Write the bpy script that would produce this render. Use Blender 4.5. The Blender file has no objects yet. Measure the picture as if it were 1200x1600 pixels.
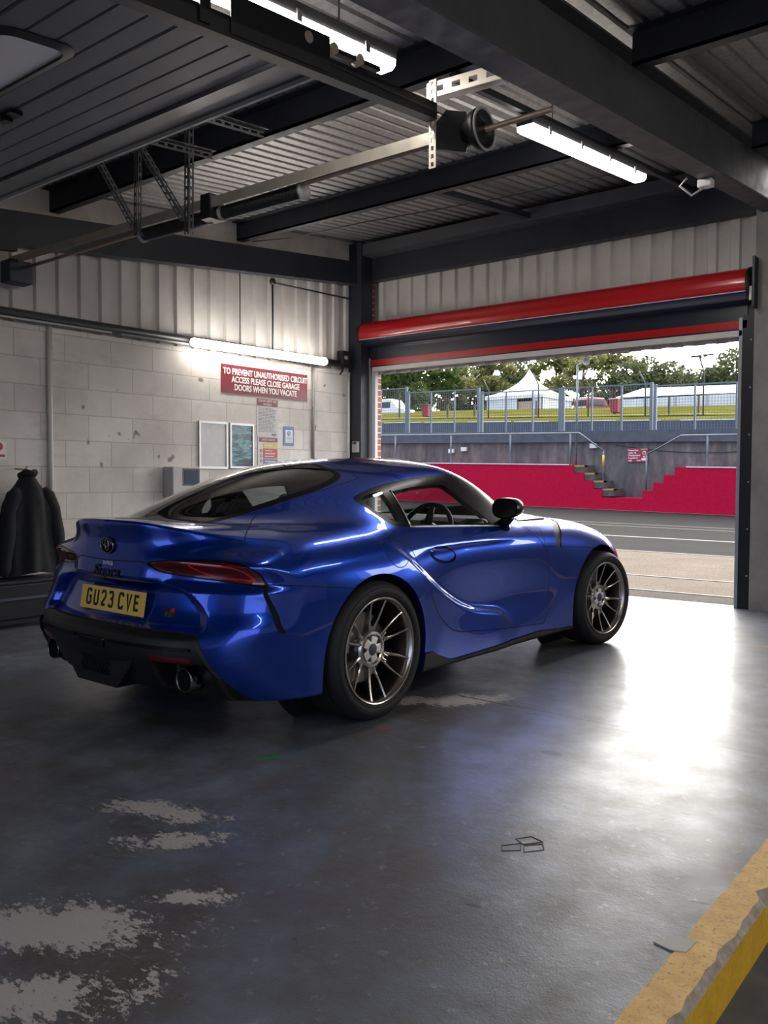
import bpy, bmesh, math, random
import numpy as np
from mathutils import Vector, Matrix, Euler

SC = bpy.context.scene
COL = SC.collection
PI = math.pi
random.seed(7)

# ------------------------------------------------------------------ camera
# floor below the lens is the origin; X runs along the track-side wall, Y towards the track, Z up
CAM_H = 1.163
_yaw, _pitch, _roll = 0.671, 0.0395, -0.0033
_f = Vector((-math.sin(_yaw) * math.cos(_pitch), math.cos(_yaw) * math.cos(_pitch), -math.sin(_pitch)))
_r0 = Vector((math.cos(_yaw), math.sin(_yaw), 0))
_d0 = -(_r0.cross(_f))
_r = math.cos(_roll) * _r0 + math.sin(_roll) * _d0
_d = -math.sin(_roll) * _r0 + math.cos(_roll) * _d0
camd = bpy.data.cameras.new('camera')
cam = bpy.data.objects.new('camera', camd)
COL.objects.link(cam)
cam.matrix_world = Matrix(((_r.x, -_d.x, -_f.x, 0), (_r.y, -_d.y, -_f.y, 0), (_r.z, -_d.z, -_f.z, CAM_H), (0, 0, 0, 1)))
camd.sensor_fit = 'HORIZONTAL'
camd.sensor_width = 36.0
camd.lens = 1336.8 / 1200 * 36
camd.clip_start = 0.05
camd.clip_end = 600
SC.camera = cam

# ------------------------------------------------------------------ sky, sun, exposure
SC.view_settings.view_transform = 'Standard'
SC.view_settings.look = 'None'
SC.view_settings.gamma = 1
SC.view_settings.use_curve_mapping = False
SC.view_settings.exposure = 0.0
LAMP_POWER = 34.0
SUN_EL, SUN_AZ = 36.0, -14.0       # hazy sun beyond the track; azimuth from +Y towards +X
world = bpy.data.worlds.new('world')
SC.world = world
world.use_nodes = True
_nt = world.node_tree
_bg = _nt.nodes['Background']
_se, _sa = math.radians(SUN_EL), math.radians(SUN_AZ)
_sd = Vector((math.sin(_sa) * math.cos(_se), math.cos(_sa) * math.cos(_se), math.sin(_se)))
# thin bright overcast: glow round the veiled sun, cooler and dimmer on the far side
_tc = _nt.nodes.new('ShaderNodeTexCoord')
_dot = _nt.nodes.new('ShaderNodeVectorMath'); _dot.operation = 'DOT_PRODUCT'
_dot.inputs[1].default_value = _sd
_nrm = _nt.nodes.new('ShaderNodeVectorMath'); _nrm.operation = 'NORMALIZE'
_nt.links.new(_tc.outputs['Generated'], _nrm.inputs[0]); _nt.links.new(_nrm.outputs[0], _dot.inputs[0])
_mr = _nt.nodes.new('ShaderNodeMapRange'); _mr.inputs[1].default_value = -1; _mr.inputs[2].default_value = 1
_nt.links.new(_dot.outputs['Value'], _mr.inputs[0])
_cr = _nt.nodes.new('ShaderNodeValToRGB'); _cr.color_ramp.interpolation = 'B_SPLINE'
_e = _cr.color_ramp.elements
for _ in range(3): _e.new(.5)
for _i, (_p, _c) in enumerate(((0.0, (.077, .100, .145)), (.35, (.092, .112, .150)), (.62, (.16, .17, .185)), (.84, (.58, .57, .56)), (1.0, (1.0, .97, .92)))):
    _e[_i].position = _p; _e[_i].color = (*_c, 1)
_nt.links.new(_mr.outputs[0], _cr.inputs[0])
_nt.links.new(_cr.outputs[0], _bg.inputs['Color'])
_bg.inputs['Strength'].default_value = 14.0

# ------------------------------------------------------------------ helpers
def tag(o, label=None, cat=None, group=None, kind=None):
    if label: o['label'] = label
    if cat: o['category'] = cat
    if group: o['group'] = group
    if kind: o['kind'] = kind
    return o

def thing(name, label, cat, loc=(0, 0, 0), rotz=0.0, group=None):
    o = bpy.data.objects.new(name, None)
    o.empty_display_size = 0.1
    COL.objects.link(o)
    o.location = loc
    o.rotation_euler = (0, 0, rotz)
    return tag(o, label, cat, group)

def copy_tree(o, parent=None):
    c = o.copy()
    COL.objects.link(c)
    c.parent = parent
    for ch in list(o.children):
        copy_tree(ch, c)
    return c

class MB:
    """collects shapes, links them as ONE mesh object"""
    def __init__(s):
        s.v, s.f, s.m, s.sm = [], [], [], []
    def add(s, vs, fs, mi=0, smooth=False):
        b = len(s.v)
        s.v += [tuple(v) for v in vs]
        s.f += [tuple(b + i for i in f) for f in fs]
        s.m += [mi] * len(fs)
        s.sm += [smooth] * len(fs)
        return s
    def box(s, lo, hi, mi=0, M=None, bev=0.0):
        x0, y0, z0 = lo; x1, y1, z1 = hi
        if bev <= 0:
            vs = [(x0,y0,z0),(x1,y0,z0),(x1,y1,z0),(x0,y1,z0),(x0,y0,z1),(x1,y0,z1),(x1,y1,z1),(x0,y1,z1)]
            fs = [(0,3,2,1),(4,5,6,7),(0,1,5,4),(1,2,6,5),(2,3,7,6),(3,0,4,7)]
        else:
            bm = bmesh.new()
            bmesh.ops.create_cube(bm, size=1)
            for v in bm.verts:
                v.co = Vector(((x0+x1)/2 + v.co.x*(x1-x0), (y0+y1)/2 + v.co.y*(y1-y0), (z0+z1)/2 + v.co.z*(z1-z0)))
            bmesh.ops.bevel(bm, geom=bm.edges[:], offset=bev, segments=2, affect='EDGES', profile=0.5)
            bm.verts.index_update()
            vs = [v.co.copy() for v in bm.verts]
            fs = [[v.index for v in f.verts] for f in bm.faces]
            bm.free()
        if M is not None: vs = [M @ Vector(v) for v in vs]
        return s.add(vs, fs, mi)
    def bar(s, p, q, w, h, up=(0, 0, 1), mi=0):
        """rectangular bar from p to q; w across, h along up"""
        p, q = Vector(p), Vector(q)
        d = (q - p).normalized()
        a = d.cross(Vector(up))
        if a.length < 1e-5: a = d.cross(Vector((1, 0, 0)))
        a.normalize()
        b = a.cross(d).normalized()
        vs = []
        for c in (p, q):
            for i, j in ((-1, -1), (1, -1), (1, 1), (-1, 1)):
                vs.append(c + a * (w / 2 * i) + b * (h / 2 * j))
        return s.add(vs, [(0,3,2,1),(4,5,6,7),(0,1,5,4),(1,2,6,5),(2,3,7,6),(3,0,4,7)], mi)
    def tube(s, pts, r, n=10, mi=0, cap=True, closed=False):
        pts = [Vector(p) for p in pts]
        rr = r if isinstance(r, (list, tuple)) else [r] * len(pts)
        vs, fs = [], []
        prev = None
        m = len(pts)
        for i, p in enumerate(pts):
            if closed: d = pts[(i + 1) % m] - pts[i - 1]
            else: d = pts[min(i + 1, m - 1)] - pts[max(i - 1, 0)]
            d.normalize()
            if prev is None:
                a = d.orthogonal().normalized()
            else:
                a = prev - d * prev.dot(d)
                if a.length < 1e-6: a = d.orthogonal()
                a.normalize()
            prev = a
            b = d.cross(a)
            for k in range(n):
                t = 2 * PI * k / n
                vs.append(p + (a * math.cos(t) + b * math.sin(t)) * rr[i])
        for i in range(m if closed else m - 1):
            for k in range(n):
                i2 = (i + 1) % m
                fs.append((i*n+k, i*n+(k+1) % n, i2*n+(k+1) % n, i2*n+k))
        if cap and not closed:
            fs.append(tuple(range(n))[::-1]); fs.append(tuple((m-1)*n+k for k in range(n)))
        return s.add(vs, fs, mi, True)
    def lathe(s, prof, M=None, n=48, mi=0, close=False):
        """prof: (r, h) pairs turned about the local Z axis"""
        vs, fs = [], []
        m = len(prof)
        for r, h in prof:
            for k in range(n):
                t = 2 * PI * k / n
                vs.append(Vector((r * math.cos(t), r * math.sin(t), h)))
        for i in range(m if close else m - 1):
            i2 = (i + 1) % m
            for k in range(n):
                fs.append((i*n+k, i*n+(k+1) % n, i2*n+(k+1) % n, i2*n+k))
        if M is not None: vs = [M @ v for v in vs]
        return s.add(vs, fs, mi, True)
    def prism(s, poly, h0, h1, M=None, mi=0):
        """closed 2-D polygon extruded from h0 to h1 along local Z"""
        n = len(poly)
        vs = [Vector((x, y, h0)) for x, y in poly] + [Vector((x, y, h1)) for x, y in poly]
        fs = [tuple(range(n))[::-1], tuple(range(n, 2 * n))]
        for k in range(n): fs.append((k, (k+1) % n, n+(k+1) % n, n+k))
        if M is not None: vs = [M @ v for v in vs]
        return s.add(vs, fs, mi)
    def stroke(s, pts, w, h0, h1, M=None, mi=0):
        """flat lettering stroke of width w along a 2-D path"""
        P = [Vector(p) for p in pts]
        L, R = [], []
        for i, p in enumerate(P):
            d0 = (P[i] - P[i-1]).normalized() if i else (P[1] - P[0]).normalized()
            d1 = (P[i+1] - P[i]).normalized() if i < len(P) - 1 else d0
            t = (d0 + d1)
            t = t.normalized() if t.length > 1e-6 else d0
            n = Vector((-t.y, t.x))
            k = w / 2 / max(0.5, n.dot(Vector((-d0.y, d0.x))))
            L.append(p + n * k); R.append(p - n * k)
        for i in range(len(P) - 1):
            q = [R[i], R[i+1], L[i+1], L[i]]
            s.prism([(a.x, a.y) for a in q], h0, h1, M, mi)
        return s
    def build(s, name, mats, parent=None, loc=None, normals=False):
        me = bpy.data.meshes.new(name)
        me.from_pydata([tuple(v) for v in s.v], [], s.f)
        if not isinstance(mats, (list, tuple)): mats = [mats]
        for m in mats: me.materials.append(m)
        me.polygons.foreach_set('material_index', s.m)
        me.polygons.foreach_set('use_smooth', s.sm)
        me.update()
        bm = bmesh.new(); bm.from_mesh(me)
        bmesh.ops.recalc_face_normals(bm, faces=bm.faces[:])
        bm.to_mesh(me); bm.free()
        o = bpy.data.objects.new(name, me)
        COL.objects.link(o)
        if parent is not None: o.parent = parent
        if loc is not None: o.location = loc
        return o

def auto_smooth(o, deg=35):
    """mark edges sharper than deg so curved faces shade round and corners stay crisp"""
    me = o.data
    bm = bmesh.new(); bm.from_mesh(me)
    for f in bm.faces: f.smooth = True
    for e in bm.edges:
        e.smooth = not (len(e.link_faces) == 2 and e.calc_face_angle(0) > math.radians(deg))
    bm.to_mesh(me); bm.free()
    return o

def text_mb(mb, body, size, M, depth=0.002, align='CENTER', mi=0, bold=0.0, sx=1.0, spacing=1.0):
    """lettering as flat solid mesh; M places the local XY text plane"""
    cu = bpy.data.curves.new('t', 'FONT')
    cu.body = body; cu.size = size; cu.align_x = align; cu.align_y = 'CENTER'
    cu.extrude = depth / 2; cu.offset = bold; cu.space_character = spacing
    cu.resolution_u = 3
    ob = bpy.data.objects.new('t', cu)
    COL.objects.link(ob)
    dg = bpy.context.evaluated_depsgraph_get(); dg.update()
    me = bpy.data.meshes.new_from_object(ob.evaluated_get(dg))
    S = Matrix.Diagonal((sx, 1, 1, 1))
    mb.add([M @ (S @ v.co) for v in me.vertices], [tuple(p.vertices) for p in me.polygons], mi)
    bpy.data.objects.remove(ob); bpy.data.curves.remove(cu); bpy.data.meshes.remove(me)
    return mb

def frame(o, x, y):
    """matrix with origin o, local X along x, local Y along y"""
    x = Vector(x).normalized(); y = Vector(y); y = (y - x * y.dot(x)).normalized(); z = x.cross(y)
    return Matrix(((x.x, y.x, z.x, o[0]), (x.y, y.y, z.y, o[1]), (x.z, y.z, z.z, o[2]), (0, 0, 0, 1)))

# ------------------------------------------------------------------ materials
def mat(name, col, rough=0.6, metal=0.0, spec=0.5, coat=0.0, coat_rough=0.03, emit=None, es=0.0):
    m = bpy.data.materials.new(name)
    m.use_nodes = True
    b = m.node_tree.nodes['Principled BSDF']
    b.inputs['Base Color'].default_value = (*col, 1)
    b.inputs['Roughness'].default_value = rough
    b.inputs['Metallic'].default_value = metal
    b.inputs['Specular IOR Level'].default_value = spec
    b.inputs['Coat Weight'].default_value = coat
    b.inputs['Coat Roughness'].default_value = coat_rough
    if emit:
        b.inputs['Emission Color'].default_value = (*emit, 1)
        b.inputs['Emission Strength'].default_value = es
    return m

class NG:
    """small node-graph helper"""
    def __init__(s, m):
        s.m = m; s.nt = m.node_tree; s.b = s.nt.nodes['Principled BSDF']
    def n(s, t, **kw):
        x = s.nt.nodes.new('ShaderNode' + t)
        for k, v in kw.items(): setattr(x, k, v)
        return x
    def link(s, a, b): s.nt.links.new(a, b)
    def coord(s, kind='Object', scale=(1, 1, 1), rot=(0, 0, 0), loc=(0, 0, 0)):
        t = s.n('TexCoord'); mp = s.n('Mapping')
        mp.inputs['Scale'].default_value = scale; mp.inputs['Rotation'].default_value = rot; mp.inputs['Location'].default_value = loc
        s.link(t.outputs[kind], mp.inputs[0]); return mp.outputs[0]
    def noise(s, v, scale, detail=4, rough=0.6, dist=0.0):
        x = s.n('TexNoise'); x.inputs['Scale'].default_value = scale; x.inputs['Detail'].default_value = detail
        x.inputs['Roughness'].default_value = rough; x.inputs['Distortion'].default_value = dist
        s.link(v, x.inputs['Vector']); return x.outputs['Fac']
    def ramp(s, f, stops):
        r = s.n('ValToRGB'); e = r.color_ramp.elements
        while len(e) < len(stops): e.new(0.5)
        for i, (p, c) in enumerate(stops):
            e[i].position = p; e[i].color = (*c, 1) if len(c) == 3 else c
        s.link(f, r.inputs[0]); return r.outputs[0]
    def val(s, f, a, b, lo=0.0, hi=1.0):
        r = s.n('MapRange'); r.clamp = True
        for k, v in zip((1, 2, 3, 4), (a, b, lo, hi)): r.inputs[k].default_value = v
        s.link(f, r.inputs[0]); return r.outputs[0]
    def mix(s, f, a, b, mode='MIX'):
        x = s.n('Mix', data_type='RGBA', blend_type=mode)
        for i, v in ((0, f), (6, a), (7, b)):
            if hasattr(v, 'links') or hasattr(v, 'is_linked'): s.link(v, x.inputs[i])
            else: x.inputs[i].default_value = v if not isinstance(v, tuple) else ((*v, 1) if len(v) == 3 else v)
        return x.outputs[2]
    def math(s, op, a, b=0.0):
        x = s.n('Math', operation=op)
        for i, v in enumerate((a, b)):
            if hasattr(v, 'is_linked'): s.link(v, x.inputs[i])
            else: x.inputs[i].default_value = v
        return x.outputs[0]
    def bump(s, h, strength=0.3, dist=0.01):
        x = s.n('Bump'); x.inputs['Strength'].default_value = strength; x.inputs['Distance'].default_value = dist
        s.link(h, x.inputs['Height']); s.link(x.outputs[0], s.b.inputs['Normal']); return x

def mottled(name, c0, c1, scale=4.0, rough=0.7, rvar=0.1, bump=0.1, metal=0.0, spec=0.5, kind='Object'):
    m = mat(name, c0, rough, metal, spec)
    g = NG(m); v = g.coord(kind)
    f = g.noise(v, scale, 6, 0.65)
    g.link(g.ramp(f, [(0.3, c0), (0.7, c1)]), g.b.inputs['Base Color'])
    f2 = g.noise(v, scale * 4, 4)
    g.link(g.val(f2, 0.3, 0.7, rough - rvar, rough + rvar), g.b.inputs['Roughness'])
    if bump: g.bump(f2, bump, 0.004)
    return m

# ================================================================== THE ROOM
XL = -6.75            # inner face of the block wall
YB = 8.20             # cladding above the track-side opening
SL = 0.102            # roof rises towards the track
def roofz(y, off=0.0): return 3.18 + off + SL * y

def blockwork():
    m = mat('painted_blockwork', (.56, .52, .48), .55, 0, .3)
    g = NG(m)
    t = g.n('TexCoord'); sp = g.n('SeparateXYZ'); cb = g.n('CombineXYZ')
    g.link(t.outputs['Object'], sp.inputs[0]); g.link(sp.outputs['Y'], cb.inputs[0])
    g.link(g.math('ADD', sp.outputs['Z'], -.1185), cb.inputs[1])
    b = g.n('TexBrick'); b.offset = .5
    for k, v in (('Scale', 1.0), ('Mortar Size', .0055), ('Mortar Smooth', .35), ('Bias', 0.0), ('Brick Width', .4535), ('Row Height', .2265)): b.inputs[k].default_value = v
    b.inputs['Color1'].default_value = (1, 1, 1, 1); b.inputs['Color2'].default_value = (.80, .80, .80, 1); b.inputs['Mortar'].default_value = (.50, .47, .44, 1)
    g.link(cb.outputs[0], b.inputs['Vector'])
    v = g.coord('Object')
    n1 = g.noise(v, 1.3, 6, .65); n2 = g.noise(v, 40, 3)
    c = g.ramp(n1, [(.25, (.46, .425, .39)), (.5, (.62, .58, .54)), (.75, (.72, .69, .65))])
    c = g.mix(.55, c, b.outputs['Color'], 'MULTIPLY')
    # scuffs and dark knocks
    n3 = g.noise(v, 5.5, 2, .5)
    c = g.mix(g.val(n3, .70, .74), c, (.20, .185, .18))
    n4 = g.noise(g.coord('Object', (1, 1, 2.2), (0, 0, 0), (5, 2, 1)), 2.6, 7, .7)
    c = g.mix(g.val(n4, .56, .72, 0, .45), c, (.36, .33, .31))
    g.link(c, g.b.inputs['Base Color'])
    h = g.math('ADD', g.math('MULTIPLY', b.outputs['Fac'], -1.0), g.math('MULTIPLY', n2, .25))
    g.bump(h, .5, .006)
    return m
M_BLOCK = blockwork()
M_STEEL = mottled('dark_steel_paint', (.012, .014, .021), (.022, .025, .034), 3, .5, .1, .05)
M_RAFTER = mottled('grey_steel_paint', (.036, .036, .043), (.058, .058, .066), 2.5, .55, .1, .05)
M_CLAD = mottled('cladding_liner', (.47, .445, .425), (.60, .57, .54), 2.2, .5, .12, .03)
M_CONC = mottled('bare_concrete', (.17, .165, .16), (.30, .285, .27), 2.5, .8, .08, .25)
M_BAND = mottled('white_band', (.40, .36, .33), (.62, .58, .55), 3.5, .7, .1, .1)
M_GALV = mottled('galvanised', (.30, .30, .31), (.48, .47, .46), 9, .42, .1, .03, .7)
M_DARKPLASTIC = mat('dark_plastic', (.02, .021, .024), .45)

def floor_material():
    m = mat('worn_painted_concrete', (.09, .095, .11), .35, 0, .5)
    g = NG(m); v = g.coord('Object')
    n1 = g.noise(v, .8, 7, .62); n2 = g.noise(v, 5, 8, .65); n3 = g.noise(v, 38, 4, .6)
    c = g.ramp(n1, [(.30, (.060, .057, .062)), (.48, (.098, .114, .150)), (.70, (.170, .196, .245))])
    c = g.mix(g.val(n2, .40, .66, 0, .75), c, (.058, .052, .050))
    # brown stains
    nb = g.noise(g.coord('Object', (1, 1, 1), (0, 0, 0), (3.1, 1.7, 0)), 1.1, 5, .6)
    c = g.mix(g.val(nb, .50, .62, 0, .75), c, (.060, .046, .040))
    # grit
    c = g.mix(g.val(n3, .62, .8, 0, .35), c, (.17, .17, .18))
    # worn patches: bare concrete showing through in flakes
    sp = g.n('SeparateXYZ'); g.link(v, sp.inputs[0])
    nf = g.noise(g.coord('Object', (1, 1.9, 1), (0, 0, .62)), 26, 6, .75)
    def blob(cx, cy, rx, ry, rot=0.0):
        ca, sa = math.cos(rot), math.sin(rot)
        dx = g.math('ADD', sp.outputs['X'], -cx); dy = g.math('ADD', sp.outputs['Y'], -cy)
        u = g.math('ADD', g.math('MULTIPLY', dx, ca / rx), g.math('MULTIPLY', dy, sa / rx))
        w = g.math('ADD', g.math('MULTIPLY', dx, -sa / ry), g.math('MULTIPLY', dy, ca / ry))
        r = g.math('SQRT', g.math('ADD', g.math('MULTIPLY', u, u), g.math('MULTIPLY', w, w)))
        return g.val(r, 1.9, .1)
    pm = None
    for b in ((-2.02, 1.17, .34, .13, .55), (-1.76, 1.0, .22, .10, .9), (-2.45, 1.83, .20, .075, .3), (-2.17, 1.72, .20, .07, .75), (-1.88, 1.48, .13, .05, .6), (-2.55, 3.65, .42, .12, .75), (-3.3, 1.3, .3, .15, .5)):
        q = blob(*b)
        pm = q if pm is None else g.math('MAXIMUM', pm, q)
    nc = g.noise(g.coord('Object', (1, 1, 1), (0, 0, .4)), 4.5, 4, .6)
    wear = g.val(g.math('ADD', g.math('ADD', g.math('MULTIPLY', nf, .75), g.math('MULTIPLY', nc, .55)), g.math('MULTIPLY', pm, .36)), .86, .90)
    wear = g.math('MULTIPLY', wear, g.val(pm, .02, .15))
    c = g.mix(wear, c, (.36, .335, .335))
    n6 = g.noise(v, 9, 5, .75); c = g.mix(g.val(n6, .655, .70, 0, .8), c, (.022, .021, .023))
    n7 = g.noise(g.coord('Object', (1, 1, 1), (0, 0, 1), (9, 4, 0)), 17, 5, .7); c = g.mix(g.val(n7, .60, .68, 0, .55), c, (.25, .25, .27))
    # oil marks
    om = None
    for b in ((-1.67, 3.25, .075, .045, .2), (-1.23, 1.945, .036, .012, .2), (-.75, 2.35, .05, .014, .3), (-1.0, 2.95, .03, .012, .2)):
        q = blob(*b); om = q if om is None else g.math('MAXIMUM', om, q)
    c = g.mix(g.val(g.math('ADD', om, g.math('MULTIPLY', n2, .5)), .95, 1.05), c, (.014, .014, .016))
    # joints and cracks (straight saw cuts with a little wander)
    wob = g.noise(v, 3.0, 5, .6)
    def joint(axis, pos, lo, hi, width, amp):
        a, b = ('X', 'Y') if axis == 'X' else ('Y', 'X')
        d = g.math('ABSOLUTE', g.math('ADD', g.math('ADD', sp.outputs[b], -pos), g.math('MULTIPLY', g.math('ADD', wob, -.5), amp)))
        k = g.math('LESS_THAN', d, width)
        k = g.math('MULTIPLY', k, g.math('GREATER_THAN', sp.outputs[a], lo))
        return g.math('MULTIPLY', k, g.math('LESS_THAN', sp.outputs[a], hi))
    j = joint('X', 3.81, -2.5, 1.0, .008, .06)
    j = g.math('MAXIMUM', j, joint('X', 3.74, -2.2, -.6, .004, .10))
    j = g.math('MAXIMUM', j, joint('Y', -2.09, 6.3, 8.1, .010, .05))
    j = g.math('MULTIPLY', j, g.val(n2, .38, .48))
    c = g.mix(j, c, (.03, .028, .027))
    yl = joint('X', 6.28, -2.09, -.7, .020, .01)
    c = g.mix(g.math('MULTIPLY', yl, g.val(n2, .40, .55)), c, (.42, .25, .05))
    g.link(c, g.b.inputs['Base Color'])
    rr = g.math('ADD', g.val(n2, .3, .7, .35, .53), g.math('MULTIPLY', wear, .25))
    g.link(rr, g.b.inputs['Roughness'])
    g.b.inputs['Coat Weight'].default_value = .22; g.b.inputs['Coat Roughness'].default_value = .21
    # fine scratches
    for rot, ss in ((.5, 3.0), (1.7, 2.2), (2.6, 3.4)):
        sc = g.noise(g.coord('Object', (1.2, 42, 1), (0, 0, rot), (ss, 0, 0)), ss, 3, .55, .4)
        SCR.append(g.val(sc, .70, .74))
    sc = g.math('MAXIMUM', g.math('MAXIMUM', SCR[0], SCR[1]), SCR[2])
    sc = g.math('MULTIPLY', sc, g.val(n1, .38, .50))
    g.link(g.mix(g.math('MULTIPLY', sc, .45), c, (.22, .22, .23)), g.b.inputs['Base Color'])
    g.b.inputs['Specular IOR Level'].default_value = .75
    n5 = g.noise(v, 160, 3, .6)
    g.bump(g.math('ADD', g.math('ADD', g.math('MULTIPLY', n3, .5), g.math('MULTIPLY', n2, .30)), g.math('MULTIPLY', n5, .35)), .40, .006)
    return m
SCR = []

def struct(o): return tag(o, kind='structure')

# floor slab with its raised edge, and the lower floor past the kerb
fl = MB().box((-7.0, -2.5, -.12), (-.72, 8.15, 0)).build('floor', floor_material()); struct(fl)
M_LOW = mottled('lower_floor', (.020, .019, .020), (.07, .066, .066), 9, .75, .1, .3)
struct(MB().box((-.61, -2.5, -.22), (4.2, 8.15, -.12)).build('floor', M_LOW))
def kerb_mat(top):
    m = mat('kerb_yellow_' + ('top' if top else 'side'), (.5, .29, .04), .65)
    g = NG(m); v = g.coord('Object')
    n = g.noise(v, 14, 7, .7); n2 = g.noise(v, 90, 3)
    c0, c1 = ((.55, .32, .10), (.78, .50, .17)) if top else ((.62, .34, .010), (.80, .46, .014))
    c = g.ramp(n, [(.3, c0), (.62, c1)])
    c = g.mix(g.val(n2, .56, .70, 0, .55 if top else .25), c, (.10, .075, .05))
    g.link(c, g.b.inputs['Base Color']); g.bump(n, .35, .006)
    return m
def kerb():
    random.seed(3)
    n = 220; vs, fs, mi = [], [], []
    for i in range(n + 1):
        y = -2.5 + 10.6 * i / n
        ch = random.uniform(0, .010) + (random.uniform(.006, .018) if random.random() < .25 else 0)
        jx = random.uniform(-.004, .004)
        vs += [(-.72 + random.uniform(-.003, .003), y, .0015), (-.622 - ch + jx, y, .002), (-.612 - ch * .3, y, -.010 - ch), (-.608, y, -.125)]
    for i in range(n):
        for j in range(3):
            a = i * 4 + j
            fs.append((a, a + 1, a + 5, a + 4)); mi.append((0, 1, 2)[j] if j != 1 else 1)
    mb = MB(); mb.v, mb.f, mb.m, mb.sm = vs, fs, mi, [False] * len(fs)
    # end caps close the strip
    mb.add([(-.72, -2.5, .0), (-.61, -2.5, 0), (-.61, -2.5, -.125), (-.72, -2.5, -.125)], [(0, 1, 2, 3)], 2)
    return mb.build('floor_kerb', [kerb_mat(True), mottled('kerb_chipped', (.20, .17, .15), (.45, .38, .30), 30, .8), kerb_mat(False)])
struct(kerb())

# block wall on the left, cladding over it, concrete band under the roof
struct(MB().box((XL - .22, -2.5, 0), (XL, 7.86, 2.43)).build('wall_left', M_BLOCK))

def ribbed(u0, u1, pitch, depth, top, flank):
    """(u, d) profile of trapezoidal sheet along one axis"""
    pts = []; u = u0
    while u < u1:
        pts += [(u, 0), (u + pitch - top - 2 * flank, 0), (u + pitch - top - flank, depth), (u + pitch - flank, depth)]
        u += pitch
    pts.append((u, 0))
    return pts
def sheet(name, prof, a, b, axis, m, top=None, off=0.0):
    """profiled sheet: axis 'Y' -> wall facing +X, 'X' -> wall facing -Y; vertical from a to b (b may be a function)"""
    vs, fs = [], []
    for u, d in prof:
        zb = b(u) if callable(b) else b
        for z in (a, zb):
            vs.append((off + d, u, z) if axis == 'Y' else (u, off - d, z))
    n = len(prof)
    for i in range(n - 1): fs.append((2*i, 2*i+1, 2*i+3, 2*i+2))
    o = MB().add(vs, fs).build(name, m)
    return struct(o)
sheet('wall_left_cladding', ribbed(-2.5, 7.8, .2076, .032, .075, .014), 2.43, lambda y: roofz(y, -.10), 'Y', M_CLAD, off=XL - .06)
sheet('wall_back_cladding', ribbed(-6.70, -2.20, .2069, .032, .075, .014), 2.42, lambda x: 3.56, 'X', M_CLAD, off=YB)
# pale band above the wall beam
def sloped_box(mb, x0, x1, y0, y1, zb, zt, mi=0):
    """box whose bottom and top follow the roof pitch; zb, zt are heights at y = 0"""
    vs = [(x, y, z + SL * y) for x in (x0, x1) for y in (y0, y1) for z in (zb, zt)]
    return mb.add(vs, [(0,1,3,2),(4,6,7,5),(0,4,5,1),(2,3,7,6),(0,2,6,4),(1,5,7,3)], mi)
struct(sloped_box(MB(), XL - .2, XL - .02, -2.5, 8.0, 2.94, 3.24).build('wall_left_band', M_BAND))

# steel frame
struct(sloped_box(MB(), XL - .02, XL + .11, -2.5, 8.0, 2.665, 2.93).build('roof_beam', M_STEEL))
def i_beam(mb, x, y0, y1, zb, h, w, tf=.014, tw=.010):
    sloped_box(mb, x - w/2, x + w/2, y0, y1, zb, zb + tf); sloped_box(mb, x - w/2, x + w/2, y0, y1, zb + h - tf, zb + h)
    sloped_box(mb, x - tw/2, x + tw/2, y0, y1, zb + tf, zb + h - tf)
    return mb
struct(i_beam(MB(), -2.035, -2.5, 8.1, 2.68, .40, .17).build('roof_beam', M_RAFTER))
struct(i_beam(MB(), 3.9, -2.5, 8.1, 2.68, .40, .17).build('roof_beam', M_RAFTER))
def purlin(y, x0, x1, m=M_STEEL, h=.185, zb=2.994):
    z = zb + SL * y
    mb = MB()
    mb.box((x0, y - .010, z), (x1, y + .010, z + h)); mb.box((x0, y - .010, z), (x1, y + .075, z + .012)); mb.box((x0, y - .075, z + h - .012), (x1, y + .010, z + h))
    return struct(mb.build('roof_beam', m))
for y in (-.15, 1.9, 3.98, 6.07): purlin(y, XL - .02, -2.12)
for y in (.3, 2.5, 4.68, 7.0): purlin(y, -1.95, 3.85)
struct(sloped_box(MB(), -4.42, -4.34, 6.07, 7.95, 3.02, 3.075).build('roof_beam', M_STEEL))
struct(sloped_box(MB(), -2.71, -2.67, 3.98, 7.9, 2.945, 2.985).build('roof_beam', M_STEEL))
# beams over the track-side wall
struct(MB().box((-6.60, 8.04, 3.53), (-2.1, 8.16, 3.80)).build('roof_beam', M_STEEL))
struct(MB().box((-6.60, 7.86, 3.80), (-2.1, 8.16, 3.815)).box((-6.6, 7.86, 3.815), (-2.1, 7.88, 3.93)).build('roof_beam', M_RAFTER))
# corner post and door posts
struct(MB().box((-6.83, 7.84, 0), (-6.58, 8.05, 3.95)).build('corner_column', M_STEEL))
struct(MB().box((-2.30, 8.02, 0), (-2.17, 8.10, 3.0)).build('corner_column', M_STEEL))
# pier and wall to the right of the opening
struct(MB().box((-2.17, 7.96, -.12), (-1.86, 8.3, 3.56)).build('wall_back', M_CONC))
mb = MB()                                    # the next bay: unseen opening added and shaped for the car's side reflection
mb.box((-1.86, 8.0, -.12), (-.4, 8.3, 2.1)); mb.box((2.3, 8.0, -.12), (4.2, 8.3, 2.1)); mb.box((-1.86, 8.0, 2.1), (4.2, 8.3, 4.1)); mb.box((-.4, 8.0, -.12), (2.3, 8.3, 1.05))
struct(mb.build('wall_back', M_CONC))
struct(MB().box((-7.0, 8.22, 2.46), (-2.1, 8.32, 4.2)).build('wall_back', M_CONC))
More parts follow.
